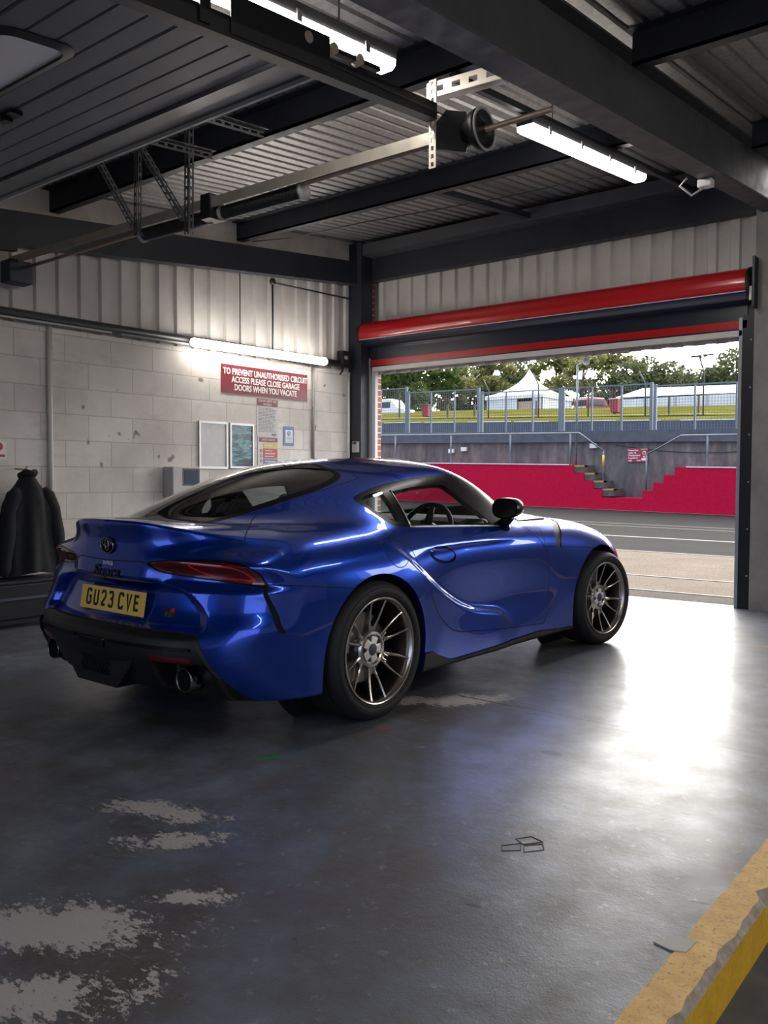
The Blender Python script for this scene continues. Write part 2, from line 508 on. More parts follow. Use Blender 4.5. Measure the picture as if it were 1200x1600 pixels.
# brick outer reveal seen past the left post
def brick():
    m = mat('red_brick', (.25, .09, .06), .8); g = NG(m); v = g.coord('Object', (1, 1, 1), (PI / 2, 0, 0))
    b = g.n('TexBrick')
    t = g.n('TexCoord'); sp = g.n('SeparateXYZ'); cb = g.n('CombineXYZ'); g.link(t.outputs['Object'], sp.inputs[0])
    g.link(g.math('ADD', sp.outputs['X'], sp.outputs['Y']), cb.inputs[0]); g.link(sp.outputs['Z'], cb.inputs[1])
    for k, q in (('Scale', 1.0), ('Mortar Size', .007), ('Brick Width', .225), ('Row Height', .075)): b.inputs[k].default_value = q
    b.inputs['Color1'].default_value = (.30, .10, .06, 1); b.inputs['Color2'].default_value = (.20, .075, .05, 1); b.inputs['Mortar'].default_value = (.50, .46, .42, 1)
    g.link(cb.outputs[0], b.inputs['Vector']); g.link(b.outputs['Color'], g.b.inputs['Base Color'])
    return m
struct(MB().box((-7.3, 8.14, 0), (-6.665, 8.33, 4.2)).build('wall_outer', brick()))
# roof sheeting
def roof():
    prof = ribbed(-7.0, 4.2, .115, .018, .022, .010)
    vs, fs = [], []
    for u, d in prof:
        for y in (-2.6, 8.6): vs.append((u, y, roofz(y) + d))
    n = len(prof)
    for i in range(n - 1): fs.append((2*i, 2*i+2, 2*i+3, 2*i+1))
    m = mottled('roof_sheet', (.26, .255, .25), (.42, .41, .40), 30, .46, .08, .02, .75)
    return struct(MB().add(vs, fs).build('ceiling', m))
roof()
struct(sloped_box(MB(), -7.4, 4.4, -2.7, 8.7, 3.24, 3.34).build('ceiling', mat('roof_outer', (.2, .2, .2), .7)))
# far side of the hall and the paddock-side wall behind the viewer with its open doorway
struct(MB().box((4.2, -2.5, -.2), (4.4, 8.3, 4.2)).build('wall_right', M_BLOCK))
mb = MB()                                    # two open paddock doorways
mb.box((-7.0, -2.6, 0), (-5.0, -2.4, 4)); mb.box((-3.6, -2.6, -.2), (-1.0, -2.4, 4)); mb.box((3.6, -2.6, -.2), (4.4, -2.4, 4))
mb.box((-5.0, -2.6, 2.3), (-3.6, -2.4, 4)); mb.box((-1.0, -2.6, 2.5), (3.6, -2.4, 4))
struct(mb.build('wall_rear', M_BLOCK))
# paddock yard behind the viewer
struct(MB().box((-30, -32, -.26), (30, -2.4, -.22)).build('ground', mottled('yard_tarmac', (.10, .10, .10), (.16, .155, .15), 12, .9)))

# ================================================================== THE TRACK OUTSIDE
WY = 30.0                                       # pit wall
def gz(x, y):                                   # ground: level at the door, falling to the right at the pit wall
    k = min(max((y - 8.4) / (WY - 8.4), 0), 1)
    return k * (-.0174 * (x + 11.7)) - .012
def asphalt(name, c0, c1, s=60):
    m = mat(name, c0, .9, 0, .02); g = NG(m); v = g.coord('Object')
    n = g.noise(v, s, 3, .7); n2 = g.noise(v, 1.2, 5)
    c = g.ramp(n, [(.35, c0), (.68, c1)]); c = g.mix(g.val(n2, .3, .7, 0, .5), c, c0)
    g.link(c, g.b.inputs['Base Color']); g.bump(n, .6, .004); g.link(g.val(n, .3, .7, .7, .95), g.b.inputs['Roughness'])
    return m
def strip(name, y0, y1, m, x0=-60, x1=25, dz=0.0, nx=20, ny=4):
    vs, fs = [], []
    for j in range(ny + 1):
        y = y0 + (y1 - y0) * j / ny
        for i in range(nx + 1):
            x = x0 + (x1 - x0) * i / nx
            vs.append((x, y, gz(x, y) + dz))
    for j in range(ny):
        for i in range(nx):
            a = j * (nx + 1) + i; fs.append((a, a + 1, a + nx + 2, a + nx + 1))
    return tag(MB().add(vs, fs).build(name, m), kind='structure')
M_TARM = asphalt('pit_lane_tarmac', (.055, .046, .039), (.19, .155, .125), 45)
M_TRACK = asphalt('track_asphalt', (.010, .010, .0105), (.032, .030, .030), 50)
strip('ground', 8.1, 8.75, asphalt('apron_concrete', (.04, .036, .032), (.10, .09, .08), 30), ny=1)
strip('ground', 8.75, 13.8, M_TARM)
strip('road', 13.8, WY + .4, M_TRACK, ny=8)
M_LINE = mottled('road_line_white', (.13, .125, .12), (.22, .21, .20), 20, .8, .05, 0, 0, .05)
for y, w in ((8.80, .07), (10.18, .07), (13.78, .10), (17.2, .22), (20.9, .10), (22.0, .10)):
    strip('road_marking', y - w / 2, y + w / 2, M_LINE, dz=.006, ny=1)
strip('road_marking', WY - .16, WY - .02, M_LINE, dz=.01, ny=1)

# pit wall: red plinth with a notch of steps, weathered concrete behind -------------
M_RED = mottled('red_wall_paint', (.34, .004, .030), (.42, .008, .040), 8, .9, .05, .15, 0, .08)
def wall_g(x): return -.0174 * (x + 11.7)
def wallpoly(mb, pts, y0, y1, mi=0):
    mb.prism([(x, z) for x, z in pts], -y1, -y0, frame((0, 0, 0), (1, 0, 0), (0, 0, 1)), mi)
mb = MB()
T = 1.63
wallpoly(mb, [(-60, wall_g(-60) - .3), (-13.46, -.2), (-13.46, .48), (-13.46, .79), (-13.82, .79), (-13.82, 1.10), (-14.19, 1.10), (-14.19, 1.39), (-14.61, 1.39), (-14.61, 1.68), (-60, wall_g(-60) + T)], WY, WY + 1.1)
wallpoly(mb, [(-13.46, -.2), (-11.90, -.25), (-11.90, .46), (-13.46, .48)], WY, WY + 1.1)
wallpoly(mb, [(-11.90, -.25), (25, -1.2), (25, wall_g(25) + T - .08), (-10.74, 1.58), (-10.74, 1.31), (-11.14, 1.31), (-11.14, 1.04), (-11.52, 1.04), (-11.52, .74), (-11.90, .74)], WY, WY + 1.1)
tag(mb.build('wall_front', M_RED), kind='structure')
def streaked():
    m = mat('streaked_concrete', (.10, .098, .10), .85); g = NG(m)
    n = g.noise(g.coord('Object', (1.6, 1, .35)), 1.3, 7, .7); n2 = g.noise(g.coord('Object'), 2.2, 6, .65)
    c = g.ramp(n, [(.30, (.045, .044, .048)), (.5, (.10, .092, .090)), (.68, (.19, .165, .15))])
    c = g.mix(g.val(n2, .45, .7, 0, .6), c, (.055, .055, .062)); g.link(c, g.b.inputs['Base Color']); g.bump(n2, .3, .02)
    return m
mb = MB()
wallpoly(mb, [(-60, 0), (25, -1), (25, wall_g(25) + 2.50), (-60, wall_g(-60) + 2.58)], WY + 1.1, WY + 1.5)
tag(mb.build('wall_upper', streaked()), kind='structure')
M_SLAB = mottled('slab_edge', (.035, .042, .060), (.07, .08, .10), 3, .7)
mb = MB()
wallpoly(mb, [(-60, wall_g(-60) + 2.58), (25, wall_g(25) + 2.50), (25, wall_g(25) + 2.95), (-60, wall_g(-60) + 3.0)], WY + .95, WY + 2.5)
tag(mb.build('wall_coping', M_SLAB), kind='structure')
M_COPE = mottled('pale_coping', (.45, .44, .45), (.65, .63, .62), 4, .7)
mb = MB(); wallpoly(mb, [(-60, wall_g(-60) + T), (-14.9, 1.685), (-14.9, 1.725), (-60, wall_g(-60) + T + .04)], WY - .02, WY + .4)
tag(mb.build('trim_1', M_COPE), kind='structure')
mb = MB(); wallpoly(mb, [(-10.35, 1.573), (25, wall_g(25) + T - .08), (25, wall_g(25) + T - .04), (-10.35, 1.613)], WY - .02, WY + .4)
tag(mb.build('trim_2', M_COPE), kind='structure')
M_GALVR = mat('grey_rail_paint', (.105, .125, .15), .5, .2)
M_RUSTY = mottled('step_yellow', (.42, .24, .04), (.25, .15, .05), 8, .8)
M_STEP = mottled('step_concrete', (.03, .03, .032), (.09, .085, .08), 6, .85)
for i, (x0, x1, z) in enumerate(((-14.61, -14.20, 1.68), (-14.19, -13.78, 1.39), (-13.82, -13.42, 1.10), (-13.46, -13.02, .80))):
    s = thing('stair_step', ('top', 'second', 'third', 'lowest')[i] + ' dark concrete step with yellow nosing in the notch of the red pit wall', 'step', (x0, WY + .05, z - .283), 0, 'steps down the pit wall')
    MB().box((0, 0, 0), (x1 - x0, .95, .28)).build('tread', M_STEP, s); MB().box((0, -.004, .22), (x1 - x0, .3, .285)).build('nosing', M_RUSTY, s)

def rail(pts, r, name='handrail'): return MB().tube(pts, r, 8)
ry = WY + .25
h = thing('handrail', 'long grey tubular handrail on posts left of the steps along the red pit wall', 'railing', (-24, ry, 1.7))
def absbuild(mb, name, m, parent):
    o = mb.build(name, m, parent); o.matrix_parent_inverse = Matrix.Translation(-Vector(parent.location)); return o
absbuild(MB().tube([(-26, ry, wall_g(-26) + 2.88), (-14.52, ry, wall_g(-14.52) + 2.86), (-13.51, ry, 2.20)], .03, 8), 'rail', M_GALVR, h)
for x in (-23.38, -20.4, -17.52, -14.89): absbuild(MB().tube([(x, ry, 1.6), (x, ry, wall_g(x) + 2.86)], .035, 8), 'post', M_GALVR, h)
p = absbuild(MB().tube([(-13.53, ry, .75), (-13.53, ry, 2.22)], .032, 8), 'post', M_GALVR, h)
absbuild(MB().tube([(-13.53, ry, 1.62), (-13.53, ry, 2.05)], .042, 8), 'yellow_sleeve', mat('sleeve_yellow', (.6, .35, .03), .5), h)
h = thing('handrail', 'grey tubular handrail rising on the right of the steps to the right post', 'railing', (-11.8, ry, 1.5))
absbuild(MB().tube([(-11.87, ry, 2.05), (-10.63, ry, 2.70), (-6.5, ry, 2.66)], .03, 8), 'rail', M_GALVR, h)
for x, z0, z1 in ((-11.87, .7, 2.05), (-9.71, 1.5, 2.68)): absbuild(MB().tube([(x, ry, z0), (x, ry, z1)], .035, 8), 'post', M_GALVR, h)

# mesh fence on top of the wall: four framed runs ---------------------------------------
fy = WY + 1.25
M_WIRE = mat('fence_wire', (.085, .095, .105), .6, .2)
runs = [(-26.5, -23.46, 3.27, 5.30, (-25, ), 'leftmost galvanised mesh fence run partly behind the brick reveal'),
        (-23.46, -19.60, 3.20, 5.04, (-22.15, -20.9), 'galvanised mesh fence run above the pit wall nearest the brick reveal'),
        (-19.56, -15.78, 3.09, 4.80, (-18.31, -17.07), 'galvanised mesh fence run in front of the pointed white pavilion'),
        (-15.76, -12.05, 2.98, 4.77, (-14.48, -13.27), 'galvanised mesh fence run in front of the tall bin and steps'),
        (-12.02, -6.5, 2.94, 4.62, (-10.5, -9.05, -7.7), 'galvanised mesh fence run in front of the long white marquee')]
for x0, x1, zb, zt, mids, lab in runs:
    f = thing('mesh_fence', lab, 'fence', (x0, fy, zb), 0, 'fence runs on the pit wall')
    ht = zt - zb
    def b(mb, name, m): return mb.build(name, m, f)
    def dz(x): return -.0174 * x
    for hh in (0, ht): b(MB().bar((0, 0, hh), (x1 - x0, 0, hh + dz(x1 - x0)), .05, .05), 'frame_rail', M_GALVR)
    for x in mids: b(MB().box((x - x0 - .03, -.03, dz(x - x0)), (x - x0 + .03, .03, ht + dz(x - x0))), 'post', M_GALVR)
    for x, lo in ((x0 + .06, -.95), (x1 - .06, -1.0 if x1 < -12.1 else 0)):
        b(MB().box((x - x0 - .055, -.05, lo if x > -23.4 else -1.0), (x - x0 + .055, .05, ht + .06 + dz(x - x0))), 'post', M_GALVR)
    mb = MB()
    n = int((x1 - x0) / .105)
    for i in range(1, n):
        x = (x1 - x0) * i / n
        mb.box((x - .0045, -.012, dz(x)), (x + .0045, -.003, ht + dz(x)))
    k = int(ht / .105)
    for i in range(1, k):
        z = ht * i / k
        mb.bar((0, -.016, z), (x1 - x0, -.016, z + dz(x1 - x0)), .009, .009)
    b(mb, 'wire_mesh', M_WIRE)

# things on the wall --------------------------------------------------------------------
wy = WY + 1.1
s = thing('warning_sign', 'dark red sign with white lettering on the concrete beside the steps', 'sign', (-12.54, wy - .02, 2.06))
SGN = mat('sign_maroon', (.25, .015, .04), .5)
MB().box((-.40, -.02, -.26), (.40, 0, .26)).build('sign_board', SGN, s)
mb = MB(); FM = frame((0, -.022, 0), (1, 0, 0), (0, 0, 1))
for i, t in enumerate(('Pedestrians', 'under 16', 'Unauthorised', 'in paddock', 'only')):
    text_mb(mb, t, .085, FM @ Matrix.Translation((-.36, .18 - i * .095, 0)), .002, 'LEFT', bold=.002)
text_mb(mb, 'NOTICE', .07, FM @ Matrix.Translation((.25, .21, 0)), .002)
mb.build('sign_lettering', mat('sign_white', (.7, .68, .66), .6), s); mb = MB()
mb.lathe([(.045, 0), (.07, 0), (.07, .002), (.045, .002)], FM @ Matrix.Translation((.26, .08, 0)), 20)
mb.lathe([(0, 0), (.035, 0), (.035, .002)], FM @ Matrix.Translation((.26, -.06, 0)), 16)
mb.box((-.02, -.024, -.22), (.12, -.022, -.19)); mb.box((.16, -.024, -.20), (.36, -.022, -.12))
mb.build('sign_symbol', bpy.data.materials['sign_white'], s)
BOXM = mat('pale_box', (.55, .55, .54), .5)
for x, z, lab in ((-20.9, 2.35, 'small grey box on the concrete wall left of the other box'), (-20.25, 2.42, 'small pale box on the concrete wall behind the car roof'), (-14.3, 2.44, 'pale junction box on the concrete wall above the top step')):
    o = MB().box((-.14, -.12, -.09), (.14, 0, .09), bev=.012).build('wall_box', BOXM, loc=(x, wy, z)); tag(o, lab, 'box', 'boxes on the pit wall')
# tall pole with horn speaker
p = thing('speaker_pole', 'tall thin pole carrying a pale horn speaker above the fence', 'pole', (-14.80, WY + .6, 1.70))
MB().tube([(0, 0, 0), (0, 0, 3.85)], .045, 8).build('pole', M_GALVR, p)
M = Matrix.Translation((.34, -.05, 3.95)) @ Matrix.Rotation(PI / 2, 4, 'X') @ Matrix.Rotation(.9, 4, 'Y')
MB().lathe([(.03, -.18), (.05, -.10), (.08, -.03), (.16, .06), (.17, .08), (.13, .05), (0, -.03)], M, 20).build('horn', mat('horn_grey', (.20, .18, .165), .5), p)
MB().tube([(0, 0, 3.8), (.2, 0, 3.9)], .03, 6).build('bracket', M_GALVR, p)
o = MB().tube([(-13.4 + i * .45, wy - .02, 2.45 - .5 * math.sin(PI * i / 14) * .5 - i * .012) for i in range(15)], .012, 6).build('cable', M_DARKPLASTIC)
tag(o, 'black cable sagging across the weathered concrete wall right of the sign', 'cable')

# terrace, barrier, grass bank ------------------------------------------------------------
def bank(name, rows, m, x0=-95, x1=40, nx=30):
    vs, fs = [], []
    for y, z0 in rows:
        for i in range(nx + 1):
            x = x0 + (x1 - x0) * i / nx
            vs.append((x, y, z0 - .030 * (x + 22) * min(1, (y - 30) / 15) - .0174 * (x + 11.7) * max(0, 1 - (y - 30) / 15)))
    n = nx + 1
    for j in range(len(rows) - 1):
        for i in range(nx): fs.append((j*n+i, j*n+i+1, (j+1)*n+i+1, (j+1)*n+i))
    return tag(MB().add(vs, fs).build(name, m), kind='structure')
bank('ground', [(WY + 1.5, 2.9), (45.0, 3.7)], asphalt('terrace_tarmac', (.10, .10, .105), (.18, .18, .18), 20))
def bz(x, y, z0): return z0 - .030 * (x + 22)
mb = MB()
for i in range(40):
    x0 = -95 + i * 3.3; 
    mb.bar((x0, 45, bz(x0, 45, 4.0)), (x0 + 3.28, 45, bz(x0 + 3.28, 45, 4.0)), .3, .85)
M_BARR = mottled('barrier_dark_blue', (.020, .032, .065), (.045, .06, .10), 2, .6)
tag(mb.build('wall_barrier', M_BARR), kind='structure')
mb = MB()
for i in range(40):
    x0 = -95 + i * 3.3
    mb.bar((x0, 44.84, bz(x0, 45, 4.44)), (x0 + (2.2 if i % 2 else 3.0), 44.84, bz(x0 + 2.2, 45, 4.44)), .06, .05)
tag(mb.build('trim_3', M_COPE), kind='structure')
def grassm():
    m = mat('grass', (.18, .20, .03), 1.0, 0, .0); g = NG(m); v = g.coord('Object')
    n = g.noise(v, .35, 6, .6); n2 = g.noise(v, 9, 4, .7)
    c = g.ramp(n, [(.3, (.050, .050, .008)), (.55, (.090, .085, .011)), (.75, (.115, .095, .028))]); c = g.mix(g.val(n2, .4, .7, 0, .6), c, (.038, .045, .010))
    g.link(c, g.b.inputs['Base Color']); g.bump(n2, .5, .05); return m
bank('lawn', [(45.1, 4.40), (48, 4.75), (60, 6.0), (69, 6.97), (71, 7.06), (72.5, 6.9), (78, 5.9), (140, 6.5)], grassm())
M_SOIL = asphalt('path_soil', (.10, .075, .05), (.16, .12, .08), 12)
mb = MB()
for i in range(40):
    x0 = -95 + i * 3.3; z = lambda x: bz(x, 0, 5.12)
    mb.add([(x0, 50.5, z(x0)), (x0 + 3.3, 50.5, z(x0 + 3.3)), (x0 + 3.3, 51.6, z(x0 + 3.3) + .10), (x0, 51.6, z(x0) + .10)], [(0, 1, 2, 3)])
tag(mb.build('path', M_SOIL), kind='structure')

def lz(x, y):
    zz = float(np.interp(y, [45.1, 48, 60, 69, 71, 72.5, 78, 140], [4.40, 4.75, 6.0, 6.97, 7.06, 6.9, 5.9, 6.5]))
    return zz - .030 * (x + 22)
# white pavilion with a pointed roof
M_TENT = mottled('tent_white', (.62, .63, .66), (.78, .78, .80), .8, .6, .05, 0)
M_TWALL = mottled('tent_wall', (.50, .52, .56), (.64, .66, .69), .8, .6, .05, 0)
tx, ty = -43.3, 78.5
tz = lz(tx, ty)
t = thing('pavilion', 'white pavilion tent with a pointed pagoda roof beyond the grass bank', 'tent', (tx, ty, tz))
mb = MB()
prof = [(3.3, 2.95), (2.5, 3.25), (1.6, 3.75), (.9, 4.35), (.4, 5.0), (.08, 5.7), (.0, 5.85)]
vs, fs = [], []
for r, h in prof:
    for a, b in ((-1, -1), (1, -1), (1, 1), (-1, 1)): vs.append((a * r, b * r, h))
for i in range(len(prof) - 1):
    for k in range(4): fs.append((4*i+k, 4*i+(k+1) % 4, 4*i+4+(k+1) % 4, 4*i+4+k))
mb.add(vs, fs).box((-3.3, -3.3, 2.6), (3.3, 3.3, 2.95))
mb.build('roof', M_TENT, t)
MB().box((-3.2, -3.2, 0), (-3.12, 3.2, 2.7)).box((3.12, -3.2, 0), (3.2, 3.2, 2.7)).box((-3.2, 3.12, 0), (3.2, 3.2, 2.7)).box((-3.2, -3.2, 0), (.4, -3.12, 2.7)).box((2.2, -3.2, 0), (3.2, -3.12, 2.7)).build('wall_panel', M_TWALL, t)
MB().box((.4, -3.0, 0), (2.2, -2.9, 2.3)).build('entrance', mat('entrance_tan', (.45, .33, .24), .7), t)
# long marquee
mx0, mx1, my = -34.6, -17.0, 80.0
mz = lz((mx0 + mx1) / 2, my) - .2
t = thing('marquee', 'long white marquee with shallow pitched roof beyond the grass bank', 'tent', ((mx0 + mx1) / 2, my, mz))
L2 = (mx1 - mx0) / 2
d = -.035
mb = MB()
vs = [(-L2, 0, 3.3 - d * -L2 * 0), (L2, 0, 3.0), (L2, 8, 3.0), (-L2, 8, 3.3), (-L2 + 1.1, 4, 4.45), (L2 - 1.1, 4, 4.1)]
mb.add(vs, [(0, 1, 5, 4), (2, 3, 4, 5), (1, 2, 5), (3, 0, 4)])
mb.build('roof', M_TENT, t)
mb = MB(); mb.box((-L2, 0.02, -.5), (L2, .10, 3.05)); mb.box((-L2, 7.9, -.5), (L2, 8, 3.05)); mb.box((-L2, 0, -.5), (-L2 + .1, 8, 3.05)); mb.box((L2 - .1, 0, -.5), (L2, 8, 3.05))
mb.build('wall_panel', M_TWALL, t)
M_TF = mat('tent_frame', (.38, .40, .43), .5, .4)
for i in range(7):
    x = -L2 + (2 * L2) * i / 6
    MB().box((x - .08, -.08, -.5), (x + .08, 0, 3.05)).build('frame_leg', M_TF, t)
# red wheeled bins
M_BIN = mat('bin_red', (.26, .016, .020), .6)
M_BLID = mat('bin_lid', (.2, .018, .02), .6)
def bin_(x, y, z, rz, label, s=1.0, lidmat=None):
    b = thing('wheelie_bin', label, 'bin', (x, y, z), rz, 'red bins on the grass bank')
    vs = []
    for h, w, dd in ((.10, .21, .22), (.12, .23, .25), (.92, .29, .34), (.94, .31, .36)):
        vs += [(-w*s, -dd*s, h*s), (w*s, -dd*s, h*s), (w*s, dd*s, h*s), (-w*s, dd*s, h*s)]
    fs = [(0, 3, 2, 1)] + [(4*i+k, 4*i+(k+1) % 4, 4*i+4+(k+1) % 4, 4*i+4+k) for i in range(3) for k in range(4)] + [(12, 13, 14, 15)]
    MB().add(vs, fs).build('body', M_BIN, b)
    MB().box((-.32*s, -.40*s, .94*s), (.32*s, .38*s, 1.0*s), bev=.02).box((-.28*s, .36*s, .9*s), (.28*s, .44*s, .96*s)).build('lid', lidmat or M_BLID, b)
    for sx in (-1, 1): MB().lathe([(0, -.03), (.10*s, -.03), (.10*s, .03), (0, .03)], Matrix.Translation((sx*.25*s, .28*s, .10*s)) @ Matrix.Rotation(PI/2, 4, 'Y'), 14).build('wheel', RUBBERISH, b)
RUBBERISH = mat('bin_wheel', (.015, .015, .015), .8)
bin_(-39.45, 55.0, lz(-39.45, 55) - .08, .2, 'red wheeled bin with dark lid standing by the trees near the brick reveal', 1.0, mat('bin_lid_dark', (.02, .02, .022), .6))
bin_(-23.75, 55.0, lz(-23.75, 55) - .02, -.1, 'red wheeled bin with pale top standing left of the long marquee', 1.05, mat('bin_lid_pale', (.5, .42, .40), .6))
# parked vehicles
M_VW = mat('vehicle_white', (.70, .70, .70), .3, 0, .5, .5)
M_VG = mat('vehicle_glass', (.02, .025, .03), .1)
def van(x, y, z, rz, label, bodym, roofm, ln=4.6):
    v = thing('van', label, 'van', (x, y, z), rz, None)
    side = [(-ln/2, .35), (-ln/2, 1.75), (-ln/2 + .1, 1.9), (ln/2 - 1.6, 1.9), (ln/2 - .95, 1.15), (ln/2 - .1, .95), (ln/2, .75), (ln/2, .35)]
    MB().prism(side, -.9, .9, frame((0, 0, 0), (1, 0, 0), (0, 0, 1))).build('body', bodym, v)
    MB().box((-ln/2 + .06, -.88, 1.86), (ln/2 - 1.62, .88, 2.0), bev=.05).build('roof', roofm, v)
    for sy in (-1, 1):
        MB().box((-ln/2 + .3, sy*.905 - .01, 1.15), (ln/2 - 1.75, sy*.905 + .01, 1.72)).build('window', M_VG, v)
        for wx in (-ln/2 + .85, ln/2 - .85):
            MB().lathe([(0, -.1), (.32, -.1), (.32, .1), (0, .1)], Matrix.Translation((wx, sy*.82, .32)) @ Matrix.Rotation(PI/2, 4, 'X'), 20).build('wheel', RUBBERISH, v)
    MB().add([(ln/2 - 1.56, -.8, 1.84), (ln/2 - 1.56, .8, 1.84), (ln/2 - .98, .8, 1.2), (ln/2 - .98, -.8, 1.2)], [(0, 1, 2, 3)]).build('windscreen', M_VG, v)
    MB().box((-ln/2 - .012, -.75, 1.15), (-ln/2 + .01, .75, 1.7)).build('rear_window', M_VG, v)
    return v
van(-51.6, 66.0, lz(-51.6, 66) - .75, .05, 'white van parked under the trees beside the brick reveal', M_VW, M_VW)
v = van(-38.6, 84.0, lz(-38.6, 84) + 1.1, 1.25, 'dark red van with white roof parked left of the right-hand bin', mat('vehicle_maroon', (.22, .02, .035), .35, 0, .5, .4), M_VW, 4.2)
mb = MB()
for i in range(6): mb.box((-2.13, -.72 + i * .24, .85), (-2.105, -.56 + i * .24, 1.05))
mb.build('van_lettering', M_VW, v)
# cranked fence posts and thin posts on the bank
M_POST = mat('post_dark', (.03, .032, .036), .6)
for i, (x, z, h, lab) in enumerate(((-30.93, 5.35, 1.96, 'dark cranked fence post left of the white pavilion'), (-27.11, 5.24, 2.2, 'dark cranked fence post right of the pavilion entrance'), (-23.61, 5.22, 2.1, 'dark cranked fence post left of the pale topped bin'), (-19.9, 5.08, 2.0, 'dark cranked fence post in front of the marquee left end'))):
    o = MB().tube([(0, 0, -.2), (0, 0, h), (-.42, 0, h + .80)], .045, 8).build('fence_post', M_POST, loc=(x, 50.4, lz(x, 50.4) - .05)); tag(o, lab, 'post', 'cranked posts on the bank')
p = thing('lamp_post', 'dark post with a T shaped twin floodlight head in front of the marquee', 'lamp post', (-16.46, 50.4, lz(-16.46, 50.4) - .05))
MB().tube([(0, 0, -.2), (0, 0, 2.6), (-.25, 0, 3.45)], .05, 8).build('pole', M_POST, p)
MB().box((-.75, -.08, 3.45), (-.15, .08, 3.56)).box((-.05, -.1, 3.5), (.55, .1, 3.58)).tube([(-.25, 0, 3.4), (.2, 0, 3.5)], .03, 6).build('floodlight', M_POST, p)
M_WOODP = mat('post_brown', (.11, .07, .045), .85)
for x, h, m, lab in ((-33.07, .95, M_POST, 'short dark post left of the pavilion'), (-35.38, 1.0, M_POST, 'short dark post right of the dark lidded bin'), (-39.8, 1.9, M_POST, 'thin tall post beside the dark lidded bin'), (-28.13, 1.1, M_WOODP, 'brown wooden post in front of the pavilion entrance'), (-17.25, 1.15, M_WOODP, 'brown wooden post left of the twin floodlight post'), (-19.03, 1.1, M_POST, 'short thin post in front of the marquee middle')):
    o = MB().box((-.05, -.05, -.2), (.05, .05, h)).build('marker_post', m, loc=(x, 52, lz(x, 52))); tag(o, lab, 'post', 'short posts on the bank')

# trees ------------------------------------------------------------------------------------
def leafm(name, c0, c1, c2):
    m = bpy.data.materials.new(name); m.use_nodes = True
    g = NG(m); nt = m.node_tree
    n = g.noise(g.coord('Object'), 1.1, 4, .6)
    c = g.ramp(n, [(.3, c0), (.5, c1), (.7, c2)])
    b = g.b; g.link(c, b.inputs['Base Color']); b.inputs['Roughness'].default_value = .6; b.inputs['Specular IOR Level'].default_value = .2
    tl = g.n('BsdfTranslucent'); mx = g.n('MixShader'); mx.inputs[0].default_value = .42
    g.link(c, tl.inputs[0]); g.link(b.outputs[0], mx.inputs[1]); g.link(tl.outputs[0], mx.inputs[2])
    g.link(mx.outputs[0], nt.nodes['Material Output'].inputs[0]); return m
LEAF = [leafm('leaf_deep', (.045, .075, .025), (.085, .125, .035), (.15, .19, .05)), leafm('leaf_olive', (.08, .09, .03), (.16, .165, .055), (.28, .26, .10)), leafm('leaf_dark', (.04, .055, .025), (.075, .09, .04), (.13, .14, .06))]
BARK = mottled('bark', (.035, .028, .022), (.09, .075, .06), 4, .9)
def crown_mesh(seed, h, w, n, size, airy):
    rnd = np.random.RandomState(seed)
    k = 16 if not airy else 26
    cen = np.stack([rnd.uniform(-.75, .75, k) * w, rnd.uniform(-.75, .75, k) * w, h * (.30 + .66 * rnd.rand(k))], 1)
    top = 1 - .75 * np.clip((cen[:, 2] / h - .5) / .5, 0, 1) ** 1.6
    cen[:, :2] *= top[:, None]
    rad = w * (.42 if not airy else .27) * rnd.uniform(.7, 1.15, k)
    P = []
    for i in range(n):
        j = rnd.randint(k); d = rnd.normal(size=3); d /= np.linalg.norm(d)
        P.append(cen[j] + d * rad[j] * rnd.uniform(.45, 1.0) ** .6 * np.array([1, 1, .8]))
    vs, fs = [], []
    for p in P:
        a = rnd.normal(size=3); a /= np.linalg.norm(a); b = np.cross(a, rnd.normal(size=3)); b /= np.linalg.norm(b)
        s = size * rnd.uniform(.6, 1.3); q = len(vs)
        vs += [tuple(p - a*s), tuple(p - b*s*.55 + a*s*.1), tuple(p + a*s), tuple(p + b*s*.55 + a*s*.1)]
        fs.append((q, q+1, q+2, q+3))
    return vs, fs
def tree_proto(kind, seed):
    h = 10.0; airy = kind == 'airy'
    t = thing('tree', None, None)
    vs, fs = crown_mesh(seed, h, 3.6 if not airy else 3.2, 5200 if not airy else 3600, .24 if not airy else .21, airy)
    MB().add(vs, fs).build('crown', LEAF[{'dense': 0, 'airy': 1, 'dark': 2}[kind]], t)
    random.seed(seed)
    mb = MB().tube([(0, 0, -1.5), (.1, 0, 2), (-.05, .1, 4.5), (.1, 0, 7.5), (.0, .1, 9.2)], [.30, .24, .18, .10, .03], 8)
    for i in range(9):
        a = random.uniform(0, 2 * PI); z = random.uniform(2.6, 7.0); l = random.uniform(1.5, 2.8)
        mb.tube([(0, 0, z), (math.cos(a) * l * .5, math.sin(a) * l * .5, z + l * .55), (math.cos(a) * l, math.sin(a) * l, z + l * 1.05)], [.09, .06, .02], 6)
    mb.build('trunk', BARK, t)
    return t
protos = {}
TREES = [(-83, 93, 26.7, 'dense'), (-74.1, 95, 24.3, 'dense'), (-65.0, 88, 22.9, 'dense'), (-68.1, 100, 20.3, 'airy'), (-69.4, 108, 18.3, 'dark'), (-57.2, 94, 17.7, 'airy'), (-58.9, 102, 17.6, 'dark'), (-48.8, 95, 17.4, 'airy'), (-43.3, 91, 16.6, 'airy'),
         (-41.6, 96, 17.2, 'airy'), (-37.6, 92, 14.9, 'dark'), (-33.6, 93, 14.4, 'dark'), (-38.2, 103, 14.3, 'dark'), (-29.0, 96, 15.3, 'dark'), (-22.9, 93, 14.6, 'airy'), (-62.5, 84, 13.5, 'dense'), (-53.5, 99, 14.0, 'dense'), (-45.5, 101, 13.4, 'dark'), (-30.3, 99, 11.5, 'dark')]
